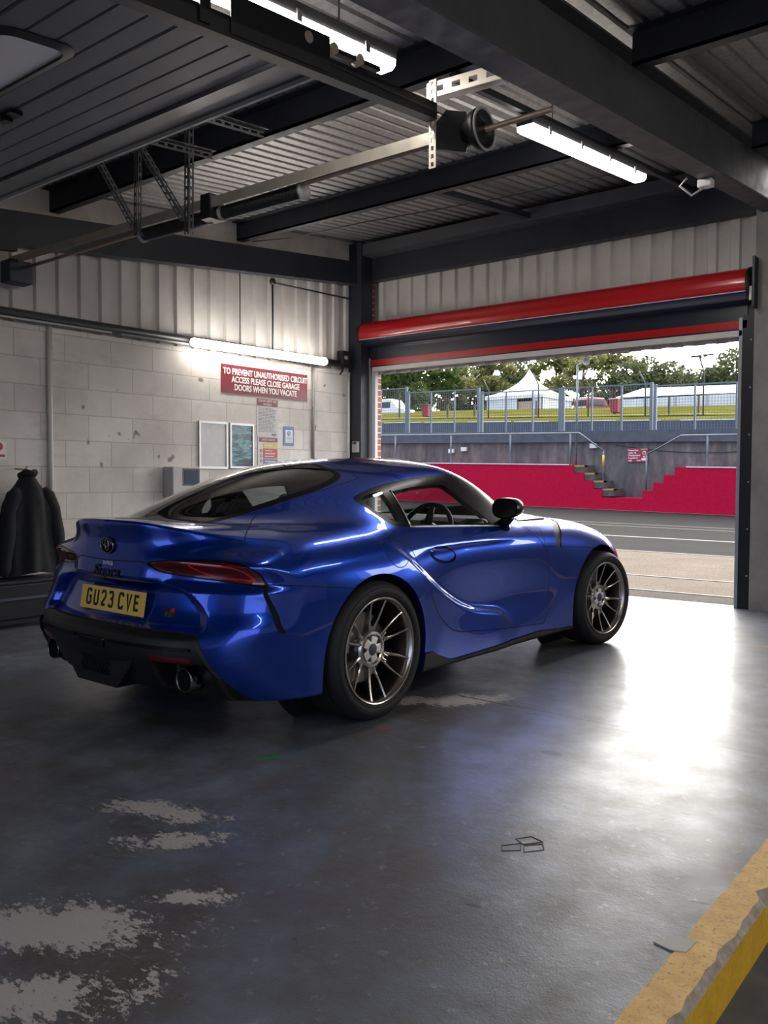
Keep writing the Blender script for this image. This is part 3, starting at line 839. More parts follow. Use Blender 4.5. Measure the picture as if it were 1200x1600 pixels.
TLAB = ['tall dense dark green tree at the far left of the tree line', 'tall dense tree filling the gap beside the brick reveal', 'broad dense tree behind the dark lidded bin', 'airy olive tree showing sky left of the pavilion', 'dark tree low behind the airy tree left of the pavilion', 'airy olive tree straight above the pavilion peak', 'dark tree behind the pavilion', 'airy olive tree above the fence right of the pavilion', 'airy tree with visible trunk above the horn speaker',
        'airy tree leaning over the dark red van', 'rounded dark tree above the marquee left end', 'rounded dark tree above the marquee roof', 'dark tree far behind the marquee left end', 'dark tree at the right door post above the marquee', 'airy tree mostly hidden by the right door post', 'low dense bushy tree behind the white van', 'mid green tree low behind the pavilion right side', 'dark low tree behind the dark red van', 'small dark tree in the gap of sky above the marquee']
for i, (x, y, zt, kind) in enumerate(TREES):
    if kind not in protos:
        protos[kind] = tree_proto(kind, {'dense': 4, 'airy': 11, 'dark': 23}[kind]); t = protos[kind]
    else: t = copy_tree(protos[kind])
    g0 = lz(x, min(y, 78)) - .4
    s = (zt - g0) / 10.0
    t.location = (x, y, g0); t.scale = (s * 1.12, s * 1.12, s); t.rotation_euler = (0, 0, i * 1.7)
    tag(t, TLAB[i], 'tree', 'trees beyond the bank')

# ================================================================== THINGS IN THE GARAGE
def lit(name, col, s):
    m = bpy.data.materials.new(name); m.use_nodes = True
    b = m.node_tree.nodes['Principled BSDF']; b.inputs['Base Color'].default_value = (.8, .8, .8, 1)
    b.inputs['Emission Color'].default_value = (*col, 1); b.inputs['Emission Strength'].default_value = s
    return m
M_TUBE = lit('lit_diffuser', (1.0, .95, .87), LAMP_POWER)
M_GREYP = mat('grey_plastic', (.32, .32, .33), .5)
M_WHITEP = mat('white_plastic', (.62, .61, .60), .45)
M_BLACKM = mat('black_metal', (.010, .011, .014), .45, .2)
def parent_at(parent):
    def f(mb, name, m):
        o = mb.build(name, m, parent); o.matrix_parent_inverse = parent_inv(parent); return o
    return f
def parent_inv(p):
    return (Matrix.Translation(p.location) @ p.rotation_euler.to_matrix().to_4x4()).inverted()

# roller shutter, rolled up over the opening ------------------------------------------
RD = thing('roller_shutter', 'red and navy rolled up shutter door over the opening to the track', 'shutter door', (-4.4, 7.95, 2.87))
B = parent_at(RD)
M_SRED = mat('shutter_red', (.40, .008, .012), .28, 0, .5, .3)
M_SNAVY = mat('shutter_navy', (.012, .017, .030), .30, 0, .5, .3)
def roll(a0, a1, R=.15):
    n = 40; vs, fs = [], []
    for i in range(n + 1):
        a = math.radians(a0 + (a1 - a0) * i / n)
        r = R - .002 * abs(math.sin(a * 9))
        for x in (-6.60, -2.20): vs.append((x, 7.95 - r * math.cos(a), 2.87 + r * math.sin(a)))
    for i in range(n): fs.append((2*i, 2*i+1, 2*i+3, 2*i+2))
    mb = MB().add(vs, fs, 0, True); return mb
B(roll(-28, 150), 'roll_upper', M_SRED)
B(roll(-210, -28), 'roll_lower', M_SNAVY)
mb = MB(); mb.bar((-6.60, 7.8165, 2.799), (-2.20, 7.8165, 2.799), .004, .006); B(mb, 'roll_seam', M_WHITEP)
B(MB().box((-6.57, 8.00, 2.575), (-2.24, 8.03, 2.90)), 'curtain', M_SNAVY)
B(MB().box((-6.57, 7.990, 2.507), (-2.24, 8.03, 2.577)), 'curtain_band', M_SRED)
B(MB().box((-6.57, 7.994, 2.490), (-2.24, 8.03, 2.507)), 'curtain_edge', M_SNAVY)
B(MB().box((-6.52, 7.985, 2.442), (-2.28, 8.035, 2.490)), 'bottom_bar', mottled('bar_cream', (.52, .49, .46), (.62, .59, .56), 6, .6))
for x, s in ((-6.60, -1), (-2.20, 1)):
    B(MB().lathe([(0, -.01), (.156, -.01), (.156, .012), (0, .012)], Matrix.Translation((x, 7.95, 2.87)) @ Matrix.Rotation(PI/2, 4, 'Y'), 40), 'end_disc', M_BLACKM)
B(MB().box((-6.75, 7.90, 2.60), (-6.62, 7.95, 3.02)), 'end_plate', M_BLACKM)
B(MB().box((-2.165, 7.85, 2.66), (-2.145, 8.02, 3.10)).box((-2.22, 7.97, 2.72), (-2.16, 8.0, 2.84)), 'end_plate', M_BLACKM)
B(MB().box((-2.185, 7.84, 2.72), (-2.165, 7.855, 2.84)), 'label_plate', M_WHITEP)
for x0, x1, l0, l1 in ((-6.60, -6.565, -6.585, -6.560), (-2.275, -2.178, -2.305, -2.276)):
    B(MB().box((x0, 7.99, 0.0), (x1, 8.06, 2.62)), 'guide_rail', M_BLACKM)
    B(MB().box((l0, 7.985, 0.0), (l1, 8.05, 2.60)), 'guide_lip', mat('guide_grey', (.30, .31, .34), .45, .3) if x0 < -5 else bpy.data.materials['guide_grey'])
B(MB().box((-6.55, 8.01, 0), (-6.50, 8.06, 2.5)), 'guide_rail', mat('guide_white', (.50, .52, .55), .45))
mb = MB()
for k in range(6): mb.lathe([(0, .0), (.008, 0), (.008, .008), (0, .008)], Matrix.Translation((-2.20, 7.988, .3 + k * .42)) @ Matrix.Rotation(PI/2, 4, 'X'), 8)
B(mb, 'bolt_heads', M_GREYP)

# lamps ---------------------------------------------------------------------------------
w = thing('wall_lamp', 'long lit tube lamp fixed along the top of the block wall above the red sign', 'lamp', (-6.67, 6.33, 2.475))
B = parent_at(w)
B(MB().tube([(-6.615, 5.35, 2.468), (-6.615, 5.37, 2.468), (-6.615, 7.24, 2.485), (-6.615, 7.26, 2.485)], [.03, .042, .042, .03], 20), 'diffuser', M_TUBE)
B(MB().box((-6.664, 5.36, 2.445), (-6.640, 7.25, 2.51)), 'housing', M_GREYP)
M_TUBE_OLD = lit('lit_diffuser_old', (1.0, .95, .88), LAMP_POWER * .8)
def ceiling_lamp(y0, y1, label, x=-2.69, dm=None):
    z = lambda y: 2.85 + SL * y
    t = thing('ceiling_lamp', label, 'lamp', (x, (y0 + y1) / 2, z((y0 + y1) / 2)), 0, 'lit batten lamps under the roof')
    B = parent_at(t)
    mb = MB()
    sloped_box(mb, x - .055, x + .055, y0, y1, 2.875, 2.935)
    B(mb, 'housing', mat('lamp_housing', (.10, .10, .105), .5) if 'lamp_housing' not in bpy.data.materials else bpy.data.materials['lamp_housing'])
    prof = [(-.058, 0), (-.054, -.030), (-.036, -.046), (.036, -.046), (.054, -.030), (.058, 0)]
    vs, fs = [], []
    for y in (y0 + .012, y1 - .012):
        for a, b in prof: vs.append((x + a, y, z(y) + .026 + b))
    for i in range(5): fs.append((i, i + 1, 7 + i, 6 + i))
    fs += [(0, 1, 2, 3, 4, 5), (6, 7, 8, 9, 10, 11)]
    B(MB().add(vs, fs), 'diffuser', dm or M_TUBE)
    mb = MB()
    for k in range(4):
        y = y0 + (y1 - y0) * (k + .5) / 4
        for sx in (-1, 1): mb.box((x + sx * .058 - .005, y - .015, z(y) + .0), (x + sx * .058 + .005, y + .015, z(y) + .05))
    B(mb, 'clips', M_GREYP)
    mb = MB()
    for k in (.2, .8):
        y = y0 + (y1 - y0) * k; mb.tube([(x, y, z(y) + .08), (x, y, roofz(y))], .005, 6)
    B(mb, 'hanger', M_GREYP)
    return t
ceiling_lamp(4.78, 6.63, 'lit batten ceiling lamp nearer the track shutter')
ceiling_lamp(1.56, 3.41, 'lit batten ceiling lamp above the overhead door track')
for xx, ys in ((.9, ((-1.9, 'nearest the paddock wall'), (.4, 'second from the paddock wall'), (2.6, 'second from the track'), (5.2, 'nearest the track'))),):
    for yv, wh in ys: ceiling_lamp(yv, yv + 1.85, 'lit batten ceiling lamp in the next bay, %s' % wh, xx, M_TUBE_OLD)

# overhead sectional door lying open under the roof ----------------------------------------
OD = thing('overhead_door', 'grey ribbed sectional door slid open under the roof with a rounded window', 'garage door', (-4.55, .8, 2.74))
B = parent_at(OD)
M_DOOR = mottled('door_panel_grey', (.085, .093, .118), (.115, .124, .15), 2, .5, .05, .02)
DZ = 2.66
yy = 2.60
sec = 0
while yy > -1.9:
    y0 = yy - .50
    prof = []                                      # (y, dz) ribs across the section
    k = 0; y = yy
    while y > y0 + .001:
        prof += [(y, 0), (y - .110, 0), (y - .1175, .007)]; y -= .125
    prof.append((y0, 0))
    vs, fs = [], []
    for yv, dz in prof:
        for x in (-6.45, -2.60): vs.append((x, yv, DZ + SL * yv + dz))
    n = len(prof)
    for yv in (y0, yy):
        for x in (-6.45, -2.60): vs.append((x, yv, DZ + SL * yv + .045))
    for i in range(n - 1): fs.append((2*i, 2*i+1, 2*i+3, 2*i+2))
    fs += [(2*n, 2*n+1, 2*n+3, 2*n+2), (0, 2*n+2, 2*n+3, 1), (2*n-2, 2*n-1, 2*n+1, 2*n), (0, 2*n-2, 2*n, 2*n+2), (1, 2*n+3, 2*n+1, 2*n-1)]
    B(MB().add(vs, fs), 'door_section', M_DOOR)
    yy = y0 - .006; sec += 1
mb = MB(); sloped_box(mb, -6.47, -2.60, 2.615, 2.80, DZ - .015, DZ + .055)
B(mb, 'bottom_rail', mottled('rail_alu', (.10, .105, .12), (.17, .175, .19), 3, .4, .05, 0, .4))
mb = MB(); sloped_box(mb, -6.47, -2.60, 2.785, 2.805, DZ - .035, DZ - .012)
B(mb, 'edge_seal', M_GREYP)
def rrect(cx, cy, hx, hy, r, n=8):
    out = []
    for sx, sy, a0 in ((1, 1, 0), (-1, 1, 90), (-1, -1, 180), (1, -1, 270)):
        for k in range(n + 1):
            a = math.radians(a0 + 90 * k / n); out.append((cx + sx * (hx - r) + r * math.cos(a), cy + sy * (hy - r) + r * math.sin(a)))
    return out
def door_window(cx, cy, first):
    Ms = Matrix(((1, 0, 0, 0), (0, 1, 0, 0), (0, SL, 1, DZ), (0, 0, 0, 1)))
    fo, fi = rrect(cx, cy, .375, .185, .10), rrect(cx, cy, .335, .145, .075)
    n = len(fo); vs = [Ms @ Vector((x, y, -.004)) for x, y in fo] + [Ms @ Vector((x, y, -.016)) for x, y in fi] + [Ms @ Vector((x, y, -.002)) for x, y in fi]
    fs = [(i, (i+1) % n, n + (i+1) % n, n + i) for i in range(n)] + [(n + i, n + (i+1) % n, 2*n + (i+1) % n, 2*n + i) for i in range(n)]
    f = B(MB().add(vs, fs), 'window_seal', M_BLACKM)
    p = MB().add([Ms @ Vector((x, y, -.003)) for x, y in fi], [tuple(range(n))]).build('window_pane', mat('door_pane', (.85, .86, .88), .4) if first else bpy.data.materials['door_pane'], f)
    p.matrix_parent_inverse = Matrix.Identity(4)
    return f
door_window(-3.47, 1.79, True); door_window(-4.55, 1.79, False); door_window(-5.65, 1.79, False)
B(MB().box((-4.04, 2.08, 2.855), (-3.87, 2.14, 2.875)).box((-3.98, 2.09, 2.84), (-3.94, 2.13, 2.86)), 'door_latch', M_BLACKM)
for x, lab in ((-2.52, 'steel door track running under the roof beside the ceiling lamp'), (-6.55, 'steel door track running under the roof along the left wall')):
    t = thing('door_track', lab, 'track', (x, 0, 2.60), 0, 'overhead door tracks')
    B = parent_at(t)
    mb = MB()
    sloped_box(mb, x - .03, x + .03, -2.0, 3.55, 2.585, 2.592); sloped_box(mb, x - .03, x - .024, -2.0, 3.55, 2.592, 2.665); sloped_box(mb, x + .024, x + .03, -2.0, 3.55, 2.592, 2.665)
    B(mb, 'channel', M_BLACKM)
    if x > -3:
        mb = MB()
        sloped_box(mb, x + .03, x + .036, 2.2, 2.75, 2.60, 2.75); sloped_box(mb, x - .02, x + .04, 2.05, 2.10, 2.6, 3.10)
        B(mb, 'bracket', M_BLACKM)
        for yv, dz in ((2.62, .10), (2.78, .09), (2.95, .085)):
            z = 2.66 + SL * yv
            B(MB().lathe([(0, -.02), (.024, -.02), (.024, .02), (0, .02)], Matrix.Translation((x + .02, yv, z + .05)) @ Matrix.Rotation(PI/2, 4, 'Y'), 14), 'roller', mat('roller_cream', (.62, .56, .48), .5))
        mb = MB(); sloped_box(mb, x, x + .03, 2.5, 3.1, 2.70, 2.72); B(mb, 'roller_carrier', M_BLACKM)

# torsion bar assembly --------------------------------------------------------------------
M_ZINC = mottled('zinc_bar', (.40, .37, .32), (.55, .51, .45), 7, .45, .08, .02, .6)
TB = thing('torsion_bar', 'galvanised torsion bar with springs and cable drum spanning the roof', 'door mechanism', (-4.5, 3.62, 2.9))
B = parent_at(TB)
zb = lambda x: 2.945 - (x + 6.9) * .006
def tbar(mb, x0, x1, dz0, dz1, y0, y1):
    vs = [(x, y, zb(x) + d) for x in (x0, x1) for y in (y0, y1) for d in (dz0, dz1)]
    return mb.add(vs, [(0,1,3,2),(4,6,7,5),(0,4,5,1),(2,3,7,6),(0,2,6,4),(1,5,7,3)])
B(tbar(tbar(MB(), -6.74, -2.50, -.004, 0.0, 3.60, 3.66), -6.74, -2.50, -.062, 0, 3.596, 3.600), 'angle_bar', M_ZINC)
B(MB().tube([(-6.74, 3.68, zb(-6.74) - .085), (-1.925, 3.68, 2.893)], .0135, 10), 'shaft', mottled('shaft_bronze', (.28, .21, .17), (.42, .33, .27), 8, .4, .05, 0, .6))
def spring(x0, x1):
    n = int((x1 - x0) / .014) * 10; pts = []
    for i in range(n + 1):
        a = 2 * PI * i / 10; x = x0 + (x1 - x0) * i / n
        pts.append((x, 3.68 + .040 * math.cos(a), zb(x) - .085 + .040 * math.sin(a)))
    return MB().tube(pts, .0062, 5)
B(spring(-5.05, -4.38), 'spring', M_BLACKM); B(spring(-4.22, -3.55), 'spring', M_BLACKM)
for x in (-4.36, -4.24, -3.53, -5.07): B(MB().lathe([(0, -.012), (.05, -.012), (.05, .012), (0, .012)], Matrix.Translation((x, 3.68, zb(x) - .085)) @ Matrix.Rotation(PI/2, 4, 'Y'), 20), 'spring_collar', M_GREYP)
B(MB().box((-4.345, 3.585, 2.80), (-4.255, 3.70, 2.955)), 'centre_bracket', M_BLACKM)
B(MB().lathe([(0, -.05), (.065, -.05), (.07, -.02), (.095, 0), (.105, .03), (.105, .045), (.085, .045), (.08, .030), (.03, .030), (.03, .06), (0, .06)], Matrix.Translation((-2.345, 3.68, 2.893)) @ Matrix.Rotation(PI/2, 4, 'Y'), 28), 'cable_drum', M_BLACKM)
B(MB().lathe([(.092, .048), (.104, .048), (.104, .054), (.092, .054)], Matrix.Translation((-2.345, 3.68, 2.893)) @ Matrix.Rotation(PI/2, 4, 'Y'), 28, close=True), 'drum_rim', M_GREYP)
B(MB().prism([(-.10, -.09), (.05, -.11), (.08, .0), (.05, .09), (-.05, .10), (-.10, .04)], -.012, .012, Matrix.Translation((-2.43, 3.63, 2.90)) @ Matrix.Rotation(PI/2, 4, 'X') @ Matrix.Rotation(.6, 4, 'Y')), 'end_bracket', M_BLACKM)
B(MB().box((-6.745, 3.52, 2.72), (-6.60, 3.72, 2.90), bev=.012), 'end_bracket', mat('bracket_blue', (.02, .028, .042), .5))
B(MB().tube([(-2.47, 3.62, 2.975), (-2.50, 2.2, 2.885)], .003, 5), 'lift_cable', M_BLACKM)

def slotted(mb, p, q, w, across, slot=.045, gap=.02, t=.003):
    """strip with real slots: two side bands and rungs between them"""
    p, q, a = Vector(p), Vector(q), Vector(across).normalized()
    d = (q - p); L = d.length; d.normalize(); nrm = d.cross(a)
    def quad(c0, c1, half, off):
        vs = []
        for c in (c0, c1):
            for s1 in (-1, 1):
                for s2 in (-1, 1): vs.append(c + a * (off + s1 * half) + nrm * (s2 * t / 2))
        mb.add(vs, [(0,1,3,2),(4,6,7,5),(0,4,5,1),(2,3,7,6),(0,2,6,4),(1,5,7,3)])
    b = w * .30
    quad(p, q, b / 2, -(w - b) / 2); quad(p, q, b / 2, (w - b) / 2)
    x = 0
    while x < L:
        quad(p + d * x, p + d * min(x + gap, L), (w - 2 * b) / 2, 0); x += slot + gap
    return mb
hy = 3.45
M_ANG = mat('slotted_steel', (.20, .20, .21), .45, .6)
HANG = [((-5.295, hy, 3.36), (-4.828, hy, 2.76), 'slanting slotted steel strut left of the other hangers'), ((-4.806, hy, 3.33), (-4.351, hy, 2.764), 'slanting slotted steel strut meeting the long upright hanger'),
        ((-4.308, hy, 3.36), (-4.314, hy, 2.675), 'long upright slotted steel hanger below the open door edge'), ((-4.834, hy, 3.36), (-4.842, hy, 2.757), 'thin upright slotted hanger behind the slanting struts')]
for i, (p, q, lab) in enumerate(HANG):
    o = slotted(slotted(MB(), p, q, .04 if i != 3 else .028, (1, 0, 0)), (p[0] + .02, p[1] + .02, p[2]), (q[0] + .02, q[1] + .02, q[2]), .04 if i != 3 else .028, (0, 1, 0)).build('slotted_angle', M_ANG if i < 2 else mat('slotted_dark', (.07, .07, .075), .5, .4))
    tag(o, lab, 'bracket', 'slotted hangers under the roof')
for x, y0, y1, lab in ((-3.59, 2.85, 3.42, 'level slotted arm from door edge ending beside roof purlin'), (-4.08, 2.85, 3.46, 'level slotted arm just left of the longer level arm')):
    o = slotted(slotted(MB(), (x, y0, 2.72 + SL * y0 + .03), (x, y1, 2.72 + SL * y1 + .03), .04, (0, 0, 1)), (x + .02, y0, 2.72 + SL * y0 + .05), (x + .02, y1, 2.72 + SL * y1 + .05), .04, (1, 0, 0)).build('slotted_angle', bpy.data.materials['slotted_dark'])
    tag(o, lab, 'bracket', 'slotted hangers under the roof')
bk = thing('beam_bracket', 'bright slotted channel fixed under the big roof beam with a hanging perforated strap', 'bracket', (-2.34, 3.68, 3.1))
B = parent_at(bk)
mb = slotted(MB(), (-2.56, 3.56, 3.105), (-2.13, 3.56, 3.085), .07, (0, 0, 1), .05, .05)
mb.bar((-2.56, 3.59, 3.142), (-2.13, 3.59, 3.122), .06, .004); mb.bar((-2.56, 3.59, 3.07), (-2.13, 3.59, 3.05), .06, .004)
mb.tube([(-2.20, 3.56, 3.09), (-2.20, 3.56, 3.06)], .001, 4)
B(mb, 'channel', M_ZINC)
mb = MB(); px, py = -2.52, 3.555
zt, zb_ = 3.15, 2.715; nh = 11
for s in (-1, 1): mb.box((px + s * .0145 - .0065, py - .002, zb_), (px + s * .0145 + .0065, py + .002, zt))
for k in range(nh + 1):
    z = zb_ + (zt - zb_) * k / nh; mb.box((px - .0085, py - .002, max(zb_, z - .009)), (px + .0085, py + .002, min(zt, z + .009)))
B(mb, 'perforated_strap', mottled('strap_cream', (.50, .46, .40), (.60, .56, .50), 8, .45, .05, 0, .3))
o = MB().tube([(-2.17, 6.20, 3.31), (-2.19, 6.12, 3.24), (-2.15, 6.25, 3.20), (-2.10, 6.35, 3.27)], .008, 6).build('cable', M_WHITEP); tag(o, 'short white cable looping below the big roof beam to a small box', 'cable')
o = MB().box((-2.13, 6.30, 3.265), (-2.03, 6.38, 3.322), bev=.008).build('junction_box', M_WHITEP); tag(o, 'small white junction box fixed under the big roof beam', 'junction box')

# services on the left wall --------------------------------------------------------------
tr = thing('cable_trunking', 'dark trunking pipe running along the top of the block wall', 'pipe', (XL + .03, 4, 2.49))
B = parent_at(tr)
B(MB().tube([(XL + .045, -1.0, 2.480), (XL + .045, 7.78, 2.505)], .038, 12), 'pipe', M_DARKPLASTIC)
mb = MB(); mb.tube([(XL + .07, -1.0, 2.437), (XL + .07, 4.5, 2.452)], .010, 8); mb.tube([(XL + .07, 4.6, 2.452), (XL + .07, 5.36, 2.452)], .010, 8)
B(mb, 'conduit', M_GREYP)
for y, z0, z1, m, r, lab in ((3.93, 0.5, 2.43, mat('conduit_white', (.52, .49, .46), .5), .022, 'white painted conduit down the block wall behind the jackets'), (7.178, .6, 2.43, mat('conduit_grey', (.17, .16, .15), .5), .016, 'grey conduit down the block wall right of the blue notice'), (7.80, 0.0, 2.40, M_WHITEP, .012, 'thin pale conduit at the wall corner beside the black column')):
    o = MB().tube([(XL + r, y, z0), (XL + r, y, z1)], r, 10).build('conduit', m); tag(o, lab, 'conduit', 'conduits on the block wall')
o = MB().tube([(XL + .005, 6.55, 2.5), (XL + .005, 6.55, 3.27)], .010, 8).tube([(XL + .005, 6.55, 3.27), (XL + .02, 7.83, 3.30)], .010, 8).lathe([(0, 0), (.035, 0), (.035, .03), (0, .03)], frame((XL - .01, 6.55, 3.28), (0, 1, 0), (0, 0, 1)), 14).build('cable_conduit', M_DARKPLASTIC)
tag(o, 'thin dark conduit turning from a round box on the cladding to the corner column', 'conduit')
o = MB().tube([(XL + .005, 6.08, 2.52), (XL + .005, 6.08, 3.55)], .006, 6).build('cable', M_DARKPLASTIC); tag(o, 'thin black cable hanging down the cladding above the lamp', 'cable')
o = MB().tube([(XL + .06, 6.20, 3.62), (-6.2, 6.3, 3.60), (-5.4, 6.5, 3.66), (-4.2, 6.9, 3.74), (-3.0, 7.0, 3.76)], .005, 6).build('cable', M_DARKPLASTIC); tag(o, 'thin black cable slung under the roof from the left wall purlin', 'cable')
sb = thing('switch_box', 'small black box with a hanging cable at the wall top beside the corner column', 'switch', (XL + .05, 7.66, 2.56))
B = parent_at(sb)
B(MB().box((XL, 7.60, 2.50), (XL + .09, 7.72, 2.66), bev=.006), 'case', M_BLACKM); B(MB().tube([(XL + .06, 7.64, 2.5), (XL + .06, 7.63, 2.42), (XL + .05, 7.60, 2.38)], .010, 6), 'cable', M_BLACKM)
B(MB().box((XL + .09, 7.63, 2.56), (XL + .093, 7.69, 2.60)), 'switch_label', M_GREYP)
ls = thing('door_switch', 'pale door switch on the black corner column', 'switch', (-6.65, 7.83, 1.55))
B = parent_at(ls)
B(MB().box((-6.69, 7.80, 1.47), (-6.60, 7.84, 1.60), bev=.006), 'switch_plate', M_GREYP); B(MB().box((-6.67, 7.79, 1.57), (-6.62, 7.80, 1.59)), 'switch_button', M_DARKPLASTIC)

# notices -----------------------------------------------------------------------------------
WF = lambda y, z, dx=.012: frame((XL + dx, y, z), (0, 1, 0), (0, 0, 1))     # wall plane, x along the wall
M_PRINT = mat('print_offwhite', (.72, .68, .66), .5)
M_MAROON = mottled('sign_mottled_red', (.12, .004, .011), (.22, .028, .042), 2.2, .35, .06, 0)  # dark red mottled at random with a paler red
sg = thing('wall_sign', 'wide dark red sign with white capitals about closing garage doors under the wall lamp', 'sign', (XL, 6.455, 2.18))
B = parent_at(sg)
B(MB().box((XL, 5.822, 2.034), (XL + .008, 7.087, 2.326)), 'sign_board', M_MAROON)
mb = MB()
for i, (t, dx) in enumerate((('TO PREVENT UNAUTHORISED CIRCUIT', .01), ('ACCESS PLEASE CLOSE GARAGE', .005), ('DOORS WHEN YOU VACATE', .0))):
    text_mb(mb, t, .088, WF(6.455 + dx, 2.255 - i * .080, .010), .003, bold=.0018, sx=.79)
B(mb, 'sign_lettering', M_PRINT)
def picture(y0, y1, z0, z1, label, face, fr=.022, cat='frame'):
    t = thing('picture_frame', label, cat, (XL, (y0 + y1) / 2, (z0 + z1) / 2))
    B = parent_at(t)
    B(MB().box((XL, y0 + fr, z0 + fr), (XL + .010, y1 - fr, z1 - fr)), 'poster', face)
    mb = MB()
    for lo, hi in (((XL, y0, z0), (XL + .02, y1, z0 + fr)), ((XL, y0, z1 - fr), (XL + .02, y1, z1)), ((XL, y0, z0 + fr), (XL + .02, y0 + fr, z1 - fr)), ((XL, y1 - fr, z0 + fr), (XL + .02, y1, z1 - fr))): mb.box(lo, hi)
    B(mb, 'frame', mat('frame_silver', (.45, .44, .44), .35, .7) if 'frame_silver' not in bpy.data.materials else bpy.data.materials['frame_silver'])
    return t
picture(5.527, 5.90, 1.252, 1.730, 'empty silver framed board hanging left of the colour poster', mottled('blank_board', (.46, .44, .44), (.54, .52, .51), 3, .25, .05, 0))
def poster():
    m = mat('poster_print', (.1, .3, .35), .2); g = NG(m); v = g.coord('Object', (1, 3.0, 11), (.5, 0, 0))
    n = g.noise(v, 1.3, 4, .6, .5)
    c = g.ramp(n, [(.36, (.008, .012, .025)), (.46, (.015, .07, .10)), (.53, (.10, .34, .38)), (.60, (.03, .10, .14)), (.68, (.50, .36, .38)), (.75, (.6, .6, .6))]); g.link(c, g.b.inputs['Base Color']); return m
picture(5.930, 6.262, 1.262, 1.728, 'silver framed poster of turquoise and dark streaks left of the notices', poster(), .020)
n1 = thing('notice', 'tall white notice with dark red heading directly below the wide red sign', 'notice', (XL, 6.47, 1.81))
B = parent_at(n1)
B(MB().box((XL, 6.312, 1.612), (XL + .006, 6.625, 2.012)), 'sheet', mat('paper_grey', (.52, .52, .52), .5))
B(MB().box((XL + .006, 6.318, 1.932), (XL + .008, 6.619, 2.008)), 'heading', M_MAROON)
mb = MB(); text_mb(mb, 'CIRCUIT SAFETY ARE', .034, WF(6.468, 1.985, .009), .001, sx=.8); text_mb(mb, 'IN FORCE', .034, WF(6.468, 1.95, .009), .001, sx=.8)
B(mb, 'heading_text', M_PRINT)
mb = MB(); random.seed(5)
for i in range(17):
    z = 1.905 - i * .0155; y = 6.335; y1 = 6.60 - random.uniform(0, .06)
    while y < y1:
        l = random.uniform(.02, .05); mb.box((XL + .006, y, z), (XL + .0066, min(y + l, y1), z + .006)); y += l + .008
mb.box((XL + .006, 6.53, 1.622), (XL + .0066, 6.60, 1.64))
B(mb, 'small_print', mat('print_grey', (.12, .12, .13), .6))
n2 = thing('notice', 'safety notice with yellow, red and blue panels below the tall white notice', 'notice', (XL, 6.47, 1.45))
B = parent_at(n2)
B(MB().box((XL, 6.328, 1.270), (XL + .006, 6.625, 1.603)), 'sheet', mat('paper_white', (.58, .57, .57), .5))
B(MB().box((XL + .006, 6.345, 1.548), (XL + .008, 6.615, 1.597)), 'heading', M_MAROON)
mb = MB(); text_mb(mb, 'SAFETY NOTICE', .032, WF(6.48, 1.572, .009), .001, sx=.85); B(mb, 'heading_text', M_PRINT)
for z0, z1, c, nm in ((1.487, 1.535, (.60, .45, .06), 'yellow_panel'), (1.372, 1.480, (.45, .06, .06), 'red_panel'), (1.275, 1.365, (.05, .16, .36), 'blue_panel')):
    B(MB().box((XL + .006, 6.405, z0), (XL + .008, 6.615, z1)), nm, mat(nm, c, .5))
mb = MB()
for z in (1.51, 1.455, 1.425, 1.395, 1.34, 1.305): mb.box((XL + .008, 6.43, z - .004), (XL + .0086, 6.43 + .13 + .03 * math.sin(z * 90), z + .004))
B(mb, 'panel_text', M_PRINT)
mb = MB()
for z in (1.455, 1.40, 1.345, 1.295): mb.lathe([(.011, 0), (.018, 0), (.018, .001), (.011, .001)], WF(6.372, z, .007), 18)
B(mb, 'symbols', mat('symbol_red', (.40, .05, .06), .5))
n3 = thing('notice', 'small blue notice with white centre right of the tall white notice', 'notice', (XL, 6.79, 1.62))
B = parent_at(n3)
B(MB().box((XL, 6.711, 1.520), (XL + .006, 6.875, 1.731)), 'sheet', mat('notice_blue', (.08, .20, .38), .5))
B(MB().box((XL + .006, 6.738, 1.552), (XL + .008, 6.850, 1.692)), 'centre_panel', M_PRINT)
mb = MB().lathe([(.018, 0), (.026, 0), (.026, .001), (.018, .001)], WF(6.795, 1.655, .009), 20)
mb.bar((XL + .009, 6.778, 1.638), (XL + .009, 6.812, 1.672), .001, .007, up=(0, -.7, .7))
for z in (1.61, 1.595, 1.58, 1.565): mb.box((XL + .008, 6.755, z), (XL + .0086, 6.835, z + .005))
B(mb, 'symbol', bpy.data.materials['notice_blue'])
n4 = thing('notice', 'white notice with a red disc at the left edge above the jackets', 'notice', (XL, 3.45, 1.38))
B = parent_at(n4)
B(MB().box((XL, 3.33, 1.307), (XL + .006, 3.553, 1.452)), 'sheet', M_PRINT); B(MB().lathe([(0, 0), (.032, 0), (.032, .002), (0, .002)], WF(3.49, 1.41, .007), 24), 'red_disc', mat('disc_red', (.42, .02, .03), .5))
B(MB().box((XL + .006, 3.35, 1.325), (XL + .007, 3.54, 1.345)), 'text_line', mat('line_red', (.35, .05, .06), .5))
